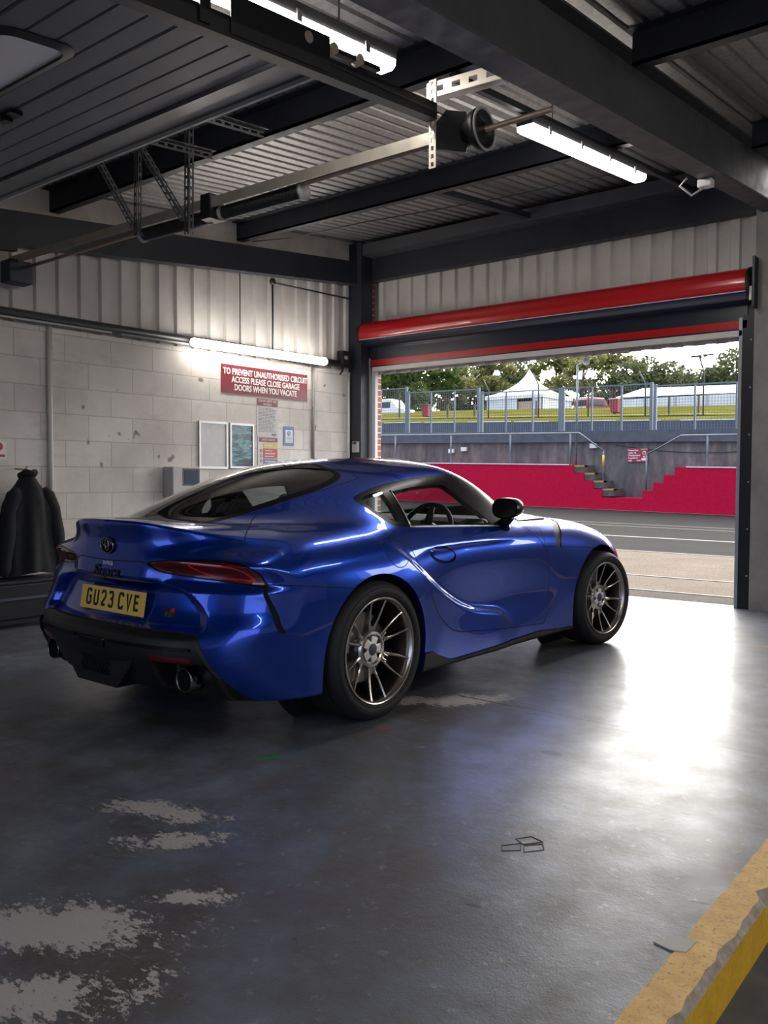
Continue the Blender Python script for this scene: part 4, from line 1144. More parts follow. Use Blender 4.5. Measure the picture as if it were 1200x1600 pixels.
# control box
cb = thing('control_box', 'grey control box with dark blue display window on the block wall', 'control box', (XL, 5.27, 1.12))
B = parent_at(cb)
B(MB().box((XL, 5.10, .975), (XL + .15, 5.43, 1.267), bev=.010), 'case', mat('case_grey', (.42, .41, .40), .5))
B(MB().box((XL + .148, 5.235, 1.10), (XL + .154, 5.405, 1.235), bev=.002), 'display', mat('display_blue', (.012, .03, .06), .45, 0, .3))
B(MB().box((XL + .15, 5.215, 1.085), (XL + .152, 5.42, 1.25)), 'bezel', mat('bezel_dark', (.05, .05, .055), .4))
B(MB().lathe([(0, 0), (.016, 0), (.016, .02), (0, .022)], WF(5.34, 1.035, .15), 16).lathe([(0, 0), (.012, 0), (.012, .015), (0, .016)], WF(5.28, 1.03, .15), 16), 'buttons', mat('button_red', (.35, .03, .03), .4))
B(MB().tube([(XL + .03, 5.2, .98), (XL + .03, 5.2, .2)], .012, 8), 'cable', M_GREYP)

# jackets and case by the left wall -----------------------------------------------------------
M_CLOTH = mottled('dark_cloth', (.003, .0035, .005), (.008, .009, .012), 20, .9, .08, .3)
def jacket(yc, zt, zb, wd, label, seed, x=XL + .20):
    t = thing('jacket', label, 'jacket', (x, yc, zt), 0, 'jackets hung on the left wall')
    rnd = random.Random(seed); ph = [rnd.uniform(0, 6) for _ in range(4)]
    n, m = 56, 24; vs, fs = [], []
    for i in range(m + 1):
        u = i / m; z = zt - (zt - zb) * u
        w = wd * float(np.interp(u, [0, .04, .10, .18, .30, .6, 1], [.16, .30, .42, .66, .82, .92, 1.0])); d = .06 + .075 * min(1, u * 4)
        for k in range(n):
            a = 2 * PI * k / n
            fold = 1 + (.09 * math.sin(7 * a + ph[0] + u * 1.5) + .06 * math.sin(11 * a + ph[1] - u * 2)) * min(1, u * 2.2)
            vs.append((x + d * math.cos(a) * fold, yc + w * math.sin(a) * fold, z - .03 * abs(math.sin(a)) * (1 - u) + .015 * math.sin(3 * a + ph[3]) * u))
    for i in range(m):
        for k in range(n): fs.append((i*n+k, i*n+(k+1) % n, (i+1)*n+(k+1) % n, (i+1)*n+k))
    fs.append(tuple(range(n))[::-1])
    B = parent_at(t)
    B(MB().add(vs, fs, 0, True), 'body', M_CLOTH)
    for s in (-1, 1):
        pts, rr = [], []
        for i in range(13):
            u = i / 12
            pts.append((x + .045 + .03 * math.sin(2.6 * u), yc + s * wd * float(np.interp(u, [0, .25, 1], [.46, .80, 1.04])), zt - .13 - (zt - zb) * .84 * u)); rr.append(.062 - .010 * u + .005 * math.sin(13 * u + ph[0]))
        rr[0] = .03; rr[-1] = .038
        B(MB().tube(pts, rr, 16), 'sleeve', M_CLOTH)
    B(MB().tube([(x - .02, yc - .05, zt - .03), (x + .05, yc - .035, zt + .0), (x + .065, yc, zt - .01), (x + .05, yc + .035, zt + .0), (x - .02, yc + .05, zt - .03)], .028, 10), 'collar', M_CLOTH)
    B(MB().tube([(XL + .012, yc, zt + .03), (x - .02, yc, zt + .02), (x, yc, zt + .05)], .008, 6), 'hook', M_GREYP)
jacket(3.62, 1.20, .385, .235, 'dark jacket with hanging sleeve nearest the white conduit', 1)
jacket(2.98, 1.17, .385, .24, 'dark jacket at the left picture edge behind the nearer jacket', 2, XL + .16)
cs = thing('storage_case', 'low black storage case with a pale seam standing under the jackets', 'case', (-6.35, 3.2, 0))
B = parent_at(cs)
B(MB().box((-6.62, 1.6, .06), (-6.30, 4.25, .335), bev=.012), 'body', M_BLACKM); B(MB().box((-6.63, 1.59, .215), (-6.285, 4.26, .235)), 'seam_strip', mat('strip_steel', (.10, .11, .13), .4, .6))
B(MB().box((-6.63, 1.58, .335), (-6.29, 4.26, .36), bev=.006), 'lid', M_BLACKM)
for y in (1.9, 3.7): B(MB().box((-6.30, y - .06, .15), (-6.275, y + .06, .19), bev=.006), 'handle', M_GREYP)
B(MB().bar((-6.28, 1.6, .05), (-6.28, 4.0, .05), .02, .03), 'kick_rail', M_BLACKM)

# small litter on the floor ---------------------------------------------------------------------
def tape(pts, z, name, m, label, g=None):
    o = MB().prism(pts, 0.0005, z).build(name, m); tag(o, label, 'tape', g); return o
tape([(-2.605, 2.438), (-2.545, 2.505), (-2.515, 2.485), (-2.575, 2.418)], .002, 'tape', mat('tape_green', (.03, .22, .07), .6), 'short strip of green tape on the floor beside the car')
tape([(-.775, 2.07), (-.735, 2.135), (-.690, 2.135), (-.695, 2.075), (-.73, 2.06)], .0035, 'tape', mat('tape_clear', (.42, .42, .41), .2), 'clear tape patch lapping onto the yellow kerb')
M_TL = mat('tape_outline', (.05, .05, .055), .7)
def outline(q, label):
    mb = MB()
    for i in range(4):
        a, b = Vector((*q[i], 0.001)), Vector((*q[(i + 1) % 4], 0.001)); mb.bar(a, b, .0035, .0012)
    tag(mb.build('tape_mark', M_TL), label, 'tape', 'tape outlines on the floor')
outline([(-1.365, 2.325), (-1.325, 2.375), (-1.300, 2.330), (-1.345, 2.290)], 'left diamond shaped tape outline on the bright floor')
outline([(-1.355, 2.395), (-1.325, 2.445), (-1.275, 2.43), (-1.315, 2.375)], 'upper diamond shaped tape outline on the bright floor')
outline([(-1.310, 2.370), (-1.268, 2.415), (-1.245, 2.38), (-1.285, 2.325)], 'right diamond shaped tape outline on the bright floor')
tape([(-2.46, 3.06), (-2.40, 3.10), (-2.39, 3.085), (-2.45, 3.045)], .002, 'tape', mat('tape_red', (.30, .05, .03), .6), 'small scrap of red tape behind the rear wheel')

# ================================================================== THE CAR
# car frame: x forward from the rear axle, y to the car's left, z up from the floor
def pchip(xk,yk,x):
    # monotone cubic along axis0 of yk
    xk=np.asarray(xk,float); yk=np.asarray(yk,float)
    h=np.diff(xk); sh=(slice(None),)+(None,)*(yk.ndim-1)
    d=np.diff(yk,axis=0)/h[sh]
    m=np.zeros_like(yk)
    a,b=d[:-1],d[1:]
    w1=(2*h[1:]+h[:-1])[sh]; w2=(h[1:]+2*h[:-1])[sh]
    with np.errstate(divide='ignore',invalid='ignore'):
        mm=(w1+w2)/(w1/a+w2/b)
    m[1:-1]=np.where(a*b>0,mm,0); m[0]=d[0]; m[-1]=d[-1]
    x=np.clip(x,xk[0],xk[-1])
    i=np.clip(np.searchsorted(xk,x)-1,0,len(xk)-2)
    t=((x-xk[i])/h[i])[sh]; hh=h[i][sh]
    return (yk[i]*(1+2*t)*(1-t)**2+m[i]*hh*t*(1-t)**2+yk[i+1]*t*t*(3-2*t)+m[i+1]*hh*t*t*(t-1))
def blur1(a,s,ax):
    if s<=0: return a
    r=int(3*s)+1; k=np.exp(-.5*(np.arange(-r,r+1)/s)**2); k/=k.sum()
    a=np.moveaxis(a,ax,0)
    p=np.concatenate([2*a[:1]-a[1:r+1][::-1],a,2*a[-1:]-a[-r-1:-1][::-1]])
    o=sum(k[j]*p[j:j+len(a)] for j in range(2*r+1))
    return np.moveaxis(o,0,ax)
class Tab:
    """smooth 2-D table, cubic B-spline lookup"""
    def __init__(s,xk,yk,v,step=.02,sx=2.,sy=1.5,even=False):
        s.x0,s.y0,s.h=xk[0],yk[0],step
        nx=int(round((xk[-1]-xk[0])/step))+1; ny=int(round((yk[-1]-yk[0])/step))+1
        v=np.asarray(v,float)
        assert v.shape==(len(xk),len(yk)),(v.shape,len(xk),len(yk))
        g=pchip(xk,v,xk[0]+step*np.arange(nx))
        g=pchip(yk,g.T,yk[0]+step*np.arange(ny)).T
        if even:
            g=np.concatenate([g[:,:0:-1],g],1); g=blur1(blur1(g,sx,0),sy,1)[:,ny-1:]
        else: g=blur1(blur1(g,sx,0),sy,1)
        s.g=np.pad(g,((1,2),(1,2)),mode='edge'); s.even=even
        if even: s.g[:,0]=s.g[:,2]
        s.n=(nx,ny)
    def __call__(s,x,y):
        u=np.clip((x-s.x0)/s.h,0,s.n[0]-1.0001); v=np.clip((y-s.y0)/s.h,0,s.n[1]-1.0001)
        i=u.astype(int); j=v.astype(int); u=u-i; v=v-j
        bu=[(1-u)**3/6,(3*u**3-6*u*u+4)/6,(-3*u**3+3*u*u+3*u+1)/6,u**3/6]
        bv=[(1-v)**3/6,(3*v**3-6*v*v+4)/6,(-3*v**3+3*v*v+3*v+1)/6,v**3/6]
        return sum(bu[a]*sum(bv[b]*s.g[i+a,j+b] for b in range(4)) for a in range(4))
def smax(a,b,k):
    h=np.maximum(k-np.abs(a-b),0)/k
    return np.maximum(a,b)+h*h*h*k/6
def smin(a,b,k): return -smax(-a,-b,k)
def sstep(e0,e1,x):
    t=np.clip((x-e0)/(e1-e0),0,1); return t*t*t*(t*(6*t-15)+10)

# ---- side half-width S(x,z)
SX=[-1.05,-.8,-.55,-.3,0,.3,.5,.75,1.0,1.3,1.7,2.0,2.25,2.47,2.7,2.95,3.2,3.45]
SZ=[.1,.2,.3,.45,.6,.72,.82,.92,1.05]
S_=[[.86,.87,.88,.885,.88,.86,.82,.74,.60],
 [.86,.87,.88,.89,.885,.87,.835,.77,.65],
 [.87,.88,.895,.905,.905,.895,.865,.81,.70],
 [.88,.89,.905,.918,.922,.915,.885,.835,.73],
 [.88,.895,.910,.924,.927,.918,.885,.835,.74],
 [.87,.885,.900,.905,.905,.892,.862,.82,.74],
 [.860,.866,.866,.864,.868,.868,.850,.815,.75],
 [.852,.852,.847,.836,.850,.862,.848,.815,.76],
 [.852,.852,.844,.830,.845,.861,.850,.815,.76],
 [.860,.864,.856,.838,.850,.866,.853,.815,.76],
 [.860,.866,.862,.856,.867,.876,.862,.815,.76],
 [.862,.870,.875,.882,.888,.884,.862,.81,.75],
 [.865,.875,.885,.896,.901,.894,.862,.80,.73],
 [.865,.875,.887,.899,.904,.896,.855,.79,.70],
 [.86,.872,.885,.897,.900,.885,.835,.75,.65],
 [.85,.862,.873,.880,.872,.845,.78,.68,.58],
 [.80,.815,.825,.825,.80,.75,.68,.58,.5],
 [.70,.71,.72,.70,.66,.60,.55,.45,.4]]
S=Tab(SX,SZ,S_,sx=3.5,sy=2.0)
# ---- top of the lower body T(x,w)
TX=[-1.05,-.92,-.8,-.65,-.45,-.2,0,.3,.7,1.2,1.6,1.9,2.15,2.4,2.65,2.9,3.1,3.25,3.45]
TW=[0,.2,.4,.55,.65,.75,.85,.95]
T_=[[.975,.973,.950,.912,.872,.83,.77,.70],
 [.972,.970,.946,.902,.855,.810,.765,.70],
 [.962,.960,.940,.902,.860,.816,.775,.71],
 [.955,.955,.944,.917,.884,.845,.798,.72],
 [.95,.95,.95,.94,.92,.895,.845,.77],
 [.95,.95,.95,.955,.945,.92,.87,.80],
 [.95,.95,.95,.96,.955,.93,.88,.81],
 [.92,.92,.92,.935,.94,.92,.88,.82],
 [.88,.88,.88,.88,.895,.90,.885,.84],
 [.88,.88,.88,.88,.89,.89,.88,.85],
 [.90,.90,.90,.895,.895,.885,.87,.84],
 [.955,.953,.94,.915,.90,.885,.86,.82],
 [.935,.934,.922,.902,.893,.88,.85,.80],
 [.895,.894,.885,.866,.860,.845,.81,.75],
 [.848,.848,.840,.818,.802,.78,.74,.68],
 [.785,.785,.775,.748,.725,.695,.65,.59],
 [.725,.725,.715,.69,.665,.63,.58,.52],
 [.66,.66,.655,.64,.62,.58,.53,.47],
 [.50,.50,.50,.48,.46,.42,.40,.35]]
T=Tab(TX,TW,T_,sx=2.0,sy=1.5,even=True)
# ---- rear face X(w,z)
RW=[0,.2,.4,.55,.68,.78,.86,.92,.98]
RZ=[.1,.2,.3,.38,.46,.5,.6,.7,.76,.80,.82,.85,.90,.95,1.0]
rc=np.array([-.80,-.88,-.945,-.98,-.985,-.966,-.922,-.908,-.898,-.892,-.890,-.889,-.900,-.915,-.92])
rp1=np.array([0,.006,.03,.072,.135,.215,.33,.47,.65])
rp2=np.array([0,.008,.036,.070,.110,.158,.225,.33,.50])
rp3=np.array([0,.016,.085,.20,.33,.44,.54,.65,.8])
rpm=np.array([0,.008,.040,.080,.132,.188,.265,.38,.56])
def _mx(z):
    a=np.interp(z,[.44,.50],[1,0]); b=np.interp(z,[.815,.865],[0,1])
    m=np.interp(z,[.69,.74],[1,0])
    return a[None]*rp1[:,None]+b[None]*rp3[:,None]+(1-a-b)[None]*(m[None]*rpm[:,None]+(1-m)[None]*rp2[:,None])
R_=rc[None,:]+_mx(np.array(RZ))
XR=Tab(RW,RZ,R_,sx=1.5,sy=1.2,even=False)
# ---- nose X(w,z)
FW=[0,.3,.5,.65,.75,.85,.95]
fp=np.array([0,.04,.13,.25,.37,.54,.78])
FZ=[.1,.2,.35,.5,.62,.8]
fc=np.array([3.30,3.36,3.392,3.385,3.33,3.15])
XF=Tab(FW,FZ,fc[None]-fp[:,None],sx=1.5,sy=1.5)
# ---- greenhouse half width G(x,z)
GX=[-.95,-.7,-.45,-.2,.05,.3,.6,1.0,1.3,1.6,1.85,2.1,2.3]
GZ=[.8,.9,1.0,1.1,1.2,1.3]
G_=[[.56,.50,.42,.33,.24,.16],
 [.62,.56,.48,.40,.30,.20],
 [.70,.64,.56,.48,.38,.28],
 [.76,.71,.635,.555,.46,.36],
 [.81,.77,.70,.625,.53,.43],
 [.84,.80,.735,.66,.575,.48],
 [.86,.815,.75,.68,.60,.51],
 [.86,.815,.75,.68,.605,.52],
 [.85,.80,.735,.665,.59,.505],
 [.80,.755,.69,.62,.545,.46],
 [.72,.675,.615,.55,.48,.40],
 [.60,.56,.51,.45,.39,.32],
 [.50,.46,.42,.37,.32,.26]]
G=Tab(GX,GZ,G_,sx=3.,sy=1.0)
# ---- roof R(x,w)
OX=[-1.05,-.9,-.81,-.72,-.605,-.47,-.32,-.17,0,.18,.41,.68,.95,1.15,1.32,1.5,1.75,2.0,2.2,2.5]
oc=np.array([.81,.88,.922,.963,1.013,1.066,1.120,1.170,1.216,1.250,1.276,1.290,1.292,1.284,1.262,1.215,1.115,1.003,.905,.75])
oa=np.interp(OX,[-.7,-.4,0,.3,.6,.95,1.1,1.275,1.44,1.59,1.8,2.1],[.72,.66,.55,.40,.26,.22,.28,.42,.54,.60,.62,.55])
OW=[0,.15,.3,.45,.55,.65,.8]
O_=oc[:,None]-oa[:,None]*np.array(OW)[None]**2
O_[:,0]-=.004*np.interp(OX,[0,.3,1.1,1.3],[0,1,1,0]); 
RO=Tab(OX,OW,O_,sx=2.2,sy=1.5,even=True)

class Tab1:
    def __init__(s,xk,v,sg,step=.004):
        s.x=np.arange(xk[0]-.3,xk[-1]+.3,step); s.v=blur1(np.interp(s.x,xk,v),sg/step,0)
    def __call__(s,x): return np.interp(x,s.x,s.v)
ZLC=Tab1([-.1,.085,.175,.26,.353,.553,.73,.885,1.04,1.16,1.25,1.32],[.89,.854,.80,.743,.677,.559,.476,.426,.402,.386,.345,.27],.04)
AMC=Tab1([.0,.15,.35,.7,1.0,1.14,1.30],[0,.010,.020,.028,.031,.026,0],.05)
def field(x,y,z):
    w=np.sqrt(y*y+1e-6)
    zz=np.clip(z,.1,1.3)
    side=w-S(x,zz)
    # haunch crease: the wheel hip stands proud of the door behind a diagonal
    zl=ZLC(x); am=AMC(x)
    side=side-am*sstep(zl+.04,zl-.03,z)
    top=z-T(x,w)
    a=smax(side,top,.13)
    xr=XR(w,zz)
    # recess round the number plate
    rw=np.interp(z,[.50,.53,.57,.61,.65,.675,.69],[.60,.60,.585,.55,.50,.45,.36])
    xr=xr+.064*sstep(.065,-.06,w-rw)*sstep(.725,.645,z)*sstep(.465,.53,z)
    # lamp lenses lean in under the brow
    xr=xr+.034*sstep(.22,.44,w)*sstep(.812,.73,z)*sstep(.655,.725,z)
    kr=np.interp(z,[.3,.7,.84,.90],[.07,.06,.05,.03])
    a=smax(a,xr-x,kr)
    a=smax(a,(x-XF(w,zz))*.8,.15)
    # exhaust cavities either side of the centre diffuser
    cav=smax(smax(np.abs(w-.535)-.135,np.abs(z-.25)-.115,.04),x+.80,.04)
    a=smax(a,-cav,.025)
    zb=np.interp(x,[-1,-.75,-.4,0.3,.5,2,2.6,3.4],[.25,.20,.19,.17,.165,.165,.16,.2])
    a=smax(a,zb-z,.03)
    g=smax((w-G(x,np.clip(z,.8,1.3)))*.82,(z-RO(x,w))*.95,np.interp(x,[-.6,0,.5,1.2,1.6],[.20,.17,.12,.09,.10]))
    g=smax(g,.80-z,.03); g=smax(g,(XR(w,zz)+.03)-x,.03); g=smax(g,x-2.3,.03)
    k=np.interp(x,[-.9,-.6,-.2,.15,.45,.8,1.5,2.0],[.06,.09,.14,.14,.07,.035,.03,.04])
    return smin(a,g,k)
def grad(P,h=1.5e-3):
    x,y,z=P.T
    return np.stack([field(x+h,y,z)-field(x-h,y,z),field(x,y+h,z)-field(x,y-h,z),field(x,y,z+h)-field(x,y,z-h)],-1)/(2*h)
def snap(P,n=3):
    for _ in range(n):
        g=grad(P); v=field(*P.T)
        P=P-g*(v/np.maximum((g*g).sum(-1),.05))[:,None]
    return P
def nets(h=.014,lo=(-1.03,-.97,.10),hi=(3.45,.97,1.34)):
    n=[int(np.ceil((b-a)/h))+1 for a,b in zip(lo,hi)]
    # keep a vertex layer symmetric about y=0
    n[1]+=n[1]%2
    ax=[lo[i]+h*np.arange(n[i]) for i in range(3)]
    ax[1]=h*(np.arange(n[1])-(n[1]-1)/2)
    V=np.empty(n,np.float32)
    for i in range(0,n[0],16):
        X,Y,Z=np.meshgrid(ax[0][i:i+16],ax[1],ax[2],indexing='ij')
        V[i:i+16]=field(X.ravel(),Y.ravel(),Z.ravel()).reshape(X.shape)
    ins=V<0
    c=[n[i]-1 for i in range(3)]
    cnt=np.zeros(c,int); pos=np.zeros(c+[3]); ne=np.zeros(c)
    corners=[(i,j,k) for i in (0,1) for j in (0,1) for k in (0,1)]
    sub=lambda A,o: A[o[0]:o[0]+c[0],o[1]:o[1]+c[1],o[2]:o[2]+c[2]]
    for o in corners: cnt+=sub(ins,o)
    act=(cnt>0)&(cnt<8)
    idx=np.argwhere(act)
    P=np.zeros((len(idx),3)); N=np.zeros(len(idx))
    for a in corners:
        for b in corners:
            if sum(b)-sum(a)==1 and all(bb>=aa for aa,bb in zip(a,b)):
                va=V[tuple((idx+a).T)]; vb=V[tuple((idx+b).T)]
                m=(va<0)!=(vb<0); t=np.where(m,va/(va-vb+1e-12),0)
                p=np.array(a)+t[:,None]*(np.array(b)-np.array(a))
                P+=np.where(m[:,None],p,0); N+=m
    P=(P/N[:,None]+idx)*h+np.array([ax[0][0],ax[1][0],ax[2][0]])
    vid=-np.ones(c,int); vid[act]=np.arange(len(idx))
    Q=[]
    for d in range(3):
        e=[slice(None)]*3
        A=ins; B=np.roll(ins,-1,d)
        x=np.argwhere(A!=B)
        o1,o2=(d+1)%3,(d+2)%3
        ok=(x[:,d]<n[d]-1)&(x[:,o1]>0)&(x[:,o2]>0)&(x[:,o1]<c[o1])&(x[:,o2]<c[o2])
        x=x[ok]
        def g(da,db):
            y=x.copy(); y[:,o1]-=da; y[:,o2]-=db; return vid[tuple(y.T)]
        q=np.stack([g(1,1),g(0,1),g(0,0),g(1,0)],1)
        fl=~ins[tuple(x.T)]
        q[fl]=q[fl][:,::-1]
        Q.append(q)
    return P,np.concatenate(Q)


class Soup:
    """triangle mesh that can be split along level sets of functions of position"""
    def __init__(s, V, T):
        s.V, s.T = V, T
        s.lab = np.zeros(len(T), int)
        s.gap = np.zeros(len(T), bool)
    def cen(s): return s.V[s.T].mean(1)
    def cut(s, fn, dom):
        idx = np.where(dom)[0]
        t = s.T[idx]
        uv = np.unique(t)
        sv = np.zeros(len(s.V)); sv[uv] = fn(s.V[uv])
        sv[np.abs(sv) < 1e-6] = 1e-6
        neg = sv[t] < 0
        k = neg.sum(1)
        c = (k == 1) | (k == 2)
        ins = np.zeros(len(s.T), bool)
        ins[idx[k == 3]] = True
        if not c.any(): return ins
        tt, ng, kk = t[c], neg[c], k[c]
        odd = np.where((kk == 1)[:, None], ng, ~ng).argmax(1)
        r = np.arange(len(tt))
        a, b, d = tt[r, odd], tt[r, (odd + 1) % 3], tt[r, (odd + 2) % 3]
        E = np.concatenate([np.stack([a, b], 1), np.stack([a, d], 1)])
        Es = np.sort(E, 1)
        u, inv = np.unique(Es, axis=0, return_inverse=True)
        inv = inv.ravel()
        w = sv[u[:, 0]] / (sv[u[:, 0]] - sv[u[:, 1]])
        NV = s.V[u[:, 0]] * (1 - w)[:, None] + s.V[u[:, 1]] * w[:, None]
        n0 = len(s.V)
        s.V = np.concatenate([s.V, NV])
        ab, ad = n0 + inv[:len(tt)], n0 + inv[len(tt):]
        new = np.concatenate([np.stack([a, ab, ad], 1), np.stack([ab, b, d], 1), np.stack([ab, d, ad], 1)])
        oddneg = kk == 1
        newin = np.concatenate([oddneg, ~oddneg, ~oddneg])
        keep = np.ones(len(s.T), bool); keep[idx[c]] = False
        lab = s.lab[idx[c]]; gp = s.gap[idx[c]]
        s.T = np.concatenate([s.T[keep], new])
        s.lab = np.concatenate([s.lab[keep], lab, lab, lab])
        s.gap = np.concatenate([s.gap[keep], gp, gp, gp])
        return np.concatenate([ins[keep], newin])
    def panel(s, fn, domfn, new, g=0.0):
        """region fn<0 of the domain gets label new; a band of half-width g round its edge becomes a dark shut line"""
        m = s.cut(lambda P: fn(P) + g, domfn(s))
        s.lab[m] = new
        if g > 0:
            m = s.cut(lambda P: fn(P) - g, domfn(s))
            s.lab[m] = new; s.gap[m] = True
    def drop(s, m):
        s.T, s.lab, s.gap = s.T[~m], s.lab[~m], s.gap[~m]

def smooth_poly(pts, n=6, sharp=()):
    pts = [np.array(p, float) for p in pts]; m = len(pts); out = []
    for i in range(m):
        p0, p1, p2, p3 = pts[i - 1], pts[i], pts[(i + 1) % m], pts[(i + 2) % m]
        if i in sharp: p0 = p1
        if (i + 1) % m in sharp: p3 = p2
        for k in range(n):
            t = k / n
            out.append(0.5 * (2*p1 + (p2 - p0)*t + (2*p0 - 5*p1 + 4*p2 - p3)*t*t + (3*p1 - p0 - 3*p2 + p3)*t**3))
    return np.array(out)

def sdf_poly(Q, poly):
    out = np.empty(len(Q)); A = poly; B = np.roll(poly, -1, 0); E = B - A
    L = (E ** 2).sum(1) + 1e-12
    for i in range(0, len(Q), 4000):
        q = Q[i:i + 4000, None, :] - A[None]
        t = np.clip((q * E).sum(2) / L, 0, 1)
        d = np.sqrt(((q - t[..., None] * E) ** 2).sum(2)).min(1)
        y = Q[i:i + 4000, 1][:, None]; x = Q[i:i + 4000, 0][:, None]
        c = (A[None, :, 1] > y) != (B[None, :, 1] > y)
        xi = A[:, 0] + (y - A[:, 1]) * E[:, 0] / np.where(np.abs(E[:, 1]) < 1e-12, 1e-12, E[:, 1])
        ins = (c & (x < xi)).sum(1) % 2 == 1
        out[i:i + 4000] = np.where(ins, -d, d)
    return out
XZ = lambda P: P[:, [0, 2]]
WZ = lambda P: np.stack([np.abs(P[:, 1]), P[:, 2]], 1)
WX = lambda P: np.stack([np.abs(P[:, 1]), P[:, 0]], 1)

def arch_sdf(cx, cz, r):
    return lambda P: np.hypot(P[:, 0] - cx, np.maximum(P[:, 2] - cz, (P[:, 2] - cz) * .55)) - r
ARCH = [(-0.018, .335, .373), (2.405, .335, .372)]

BODY, DOOR, BONNET, TAILGATE, BUMPER, DIFFUSER, SKIRT, FRAME, DGLASS, QGLASS, RGLASS, RBORDER, SCREEN, LAMP, GUIDE, SLIT, FLAP, CUP, VENT, GRILLE, HEADLAMP, BEZEL, HANDLE = range(23)

def car_body():
    P, Q = nets(h=.0125)
    P = snap(P)
    # fold each quad along its shorter diagonal
    d1 = ((P[Q[:, 0]] - P[Q[:, 2]]) ** 2).sum(1); d2 = ((P[Q[:, 1]] - P[Q[:, 3]]) ** 2).sum(1)
    s = d1 < d2
    T = np.concatenate([Q[s][:, [0, 1, 2]], Q[s][:, [0, 2, 3]], Q[~s][:, [0, 1, 3]], Q[~s][:, [1, 2, 3]]])
    S = Soup(P, T)
    c = lambda S: S.cen()
    # wheel openings
    for a in ARCH:
        f = arch_sdf(*a)
        m = S.cut(f, (np.abs(c(S)[:, 1]) > .52) & (np.abs(c(S)[:, 0] - a[0]) < .6) & (c(S)[:, 2] < .85))
        S.drop(m)
    # side glazing: black surround, then the panes
    dlo = smooth_poly([(.135,1.052),(.16,1.070),(.217,1.089),(.35,1.125),(.567,1.159),(.823,1.180),(1.072,1.187),(1.22,1.175),
                       (1.42,1.11),(1.60,1.03),(1.74,.955),(1.66,.918),(1.42,.884),(1.143,.882),(.684,.901),(.35,.912),(.27,.918),(.222,.929),(.182,.972),(.155,1.018)], 6, sharp=(10, 11))
    S.panel(lambda P: sdf_poly(XZ(P), dlo), lambda S: (np.abs(c(S)[:, 1]) > .40) & (c(S)[:, 2] > .86) & (c(S)[:, 0] > .05) & (c(S)[:, 0] < 1.85), FRAME)
    dg = smooth_poly([(.387,1.092),(.566,1.116),(.751,1.127),(.845,1.126),(.91,1.077),(.989,1.010),(1.056,.961),(1.104,.918),(1.09,.898),(.70,.908),(.362,.921)], 5, sharp=(0, 3, 10))
    S.panel(lambda P: sdf_poly(XZ(P), dg), lambda S: S.lab == FRAME, DGLASS)
    qg = smooth_poly([(.178,1.052),(.235,1.078),(.328,1.096),(.318,1.02),(.312,.945),(.262,.942),(.205,.985),(.180,1.022)], 5, sharp=(2, 4))
    S.panel(lambda P: sdf_poly(XZ(P), qg), lambda S: S.lab == FRAME, QGLASS)
    # hatch glass with a black printed border
    rg = np.array([(0,-.768),(.10,-.764),(.174,-.750),(.297,-.700),(.35,-.655),(.375,-.60),(.385,-.494),(.406,-.364),(.444,-.17),(.469,.021),(.465,.149),(.445,.215),(.40,.250),(.30,.258),(.15,.26),(0,.26)])
    rg = np.concatenate([rg, (rg * [-1, 1])[::-1][1:-1]])
    rg = smooth_poly(rg, 4)
    S.panel(lambda P: sdf_poly(P[:, [1, 0]], rg), lambda S: (c(S)[:, 2] > .93) & (c(S)[:, 0] < .4) & (c(S)[:, 0] > -.80) & (np.abs(c(S)[:, 1]) < .56), RBORDER)
    S.panel(lambda P: sdf_poly(P[:, [1, 0]], rg) + .035, lambda S: S.lab == RBORDER, RGLASS)
    # windscreen
    ws = np.array([(0,1.30),(.2,1.29),(.4,1.24),(.54,1.165),(.60,1.30),(.66,1.47),(.70,1.63),(.70,1.74),(.62,1.86),(.45,1.99),(.25,2.06),(0,2.08)])
    ws = np.concatenate([ws, (ws * [-1, 1])[::-1][1:-1]])
    S.panel(lambda P: sdf_poly(P[:, [1, 0]], smooth_poly(ws, 4, sharp=(3, 19))), lambda S: (c(S)[:, 2] > .88) & (c(S)[:, 0] > 1.05) & np.isin(S.lab, (BODY, FRAME)), SCREEN)
    # tail lamps
    lp = smooth_poly([(.268,.780),(.335,.795),(.519,.808),(.659,.808),(.754,.795),(.803,.764),(.824,.715),(.822,.693),(.773,.704),(.634,.718),(.441,.731),(.346,.743)], 6, sharp=(0, 6, 7))
    rear = lambda S: (c(S)[:, 0] < -.45)
    S.panel(lambda P: sdf_poly(WZ(P), lp), lambda S: rear(S) & (S.lab == BODY), BEZEL)
    S.panel(lambda P: sdf_poly(WZ(P), lp) + .006, lambda S: S.lab == BEZEL, LAMP)
    gd = smooth_poly([(.50,.783),(.66,.782),(.74,.765),(.79,.722),(.74,.726),(.60,.739)], 5, sharp=(3,))
    S.panel(lambda P: sdf_poly(WZ(P), gd) + .004, lambda S: S.lab == LAMP, 99)
    S.panel(lambda P: sdf_poly(WZ(P), gd) - .004, lambda S: S.lab == LAMP, GUIDE)
    S.lab[S.lab == 99] = LAMP
    # slit behind each lamp
    sl = np.array([(.812,.722),(.828,.716),(.848,.650),(.872,.583),(.896,.497),(.883,.505),(.858,.580),(.837,.640)])
    S.panel(lambda P: sdf_poly(WZ(P), sl), lambda S: rear(S) & (S.lab == BODY), SLIT)
    # black lower bumper
    zl = lambda w: np.interp(w, [0,.30,.50,.60,.632,.66,.69,.72,.76,.82], [.497,.496,.496,.492,.470,.40,.325,.27,.215,.15])
    S.panel(lambda P: P[:, 2] - zl(np.abs(P[:, 1])), lambda S: rear(S) & (S.lab == BODY), DIFFUSER, .0025)
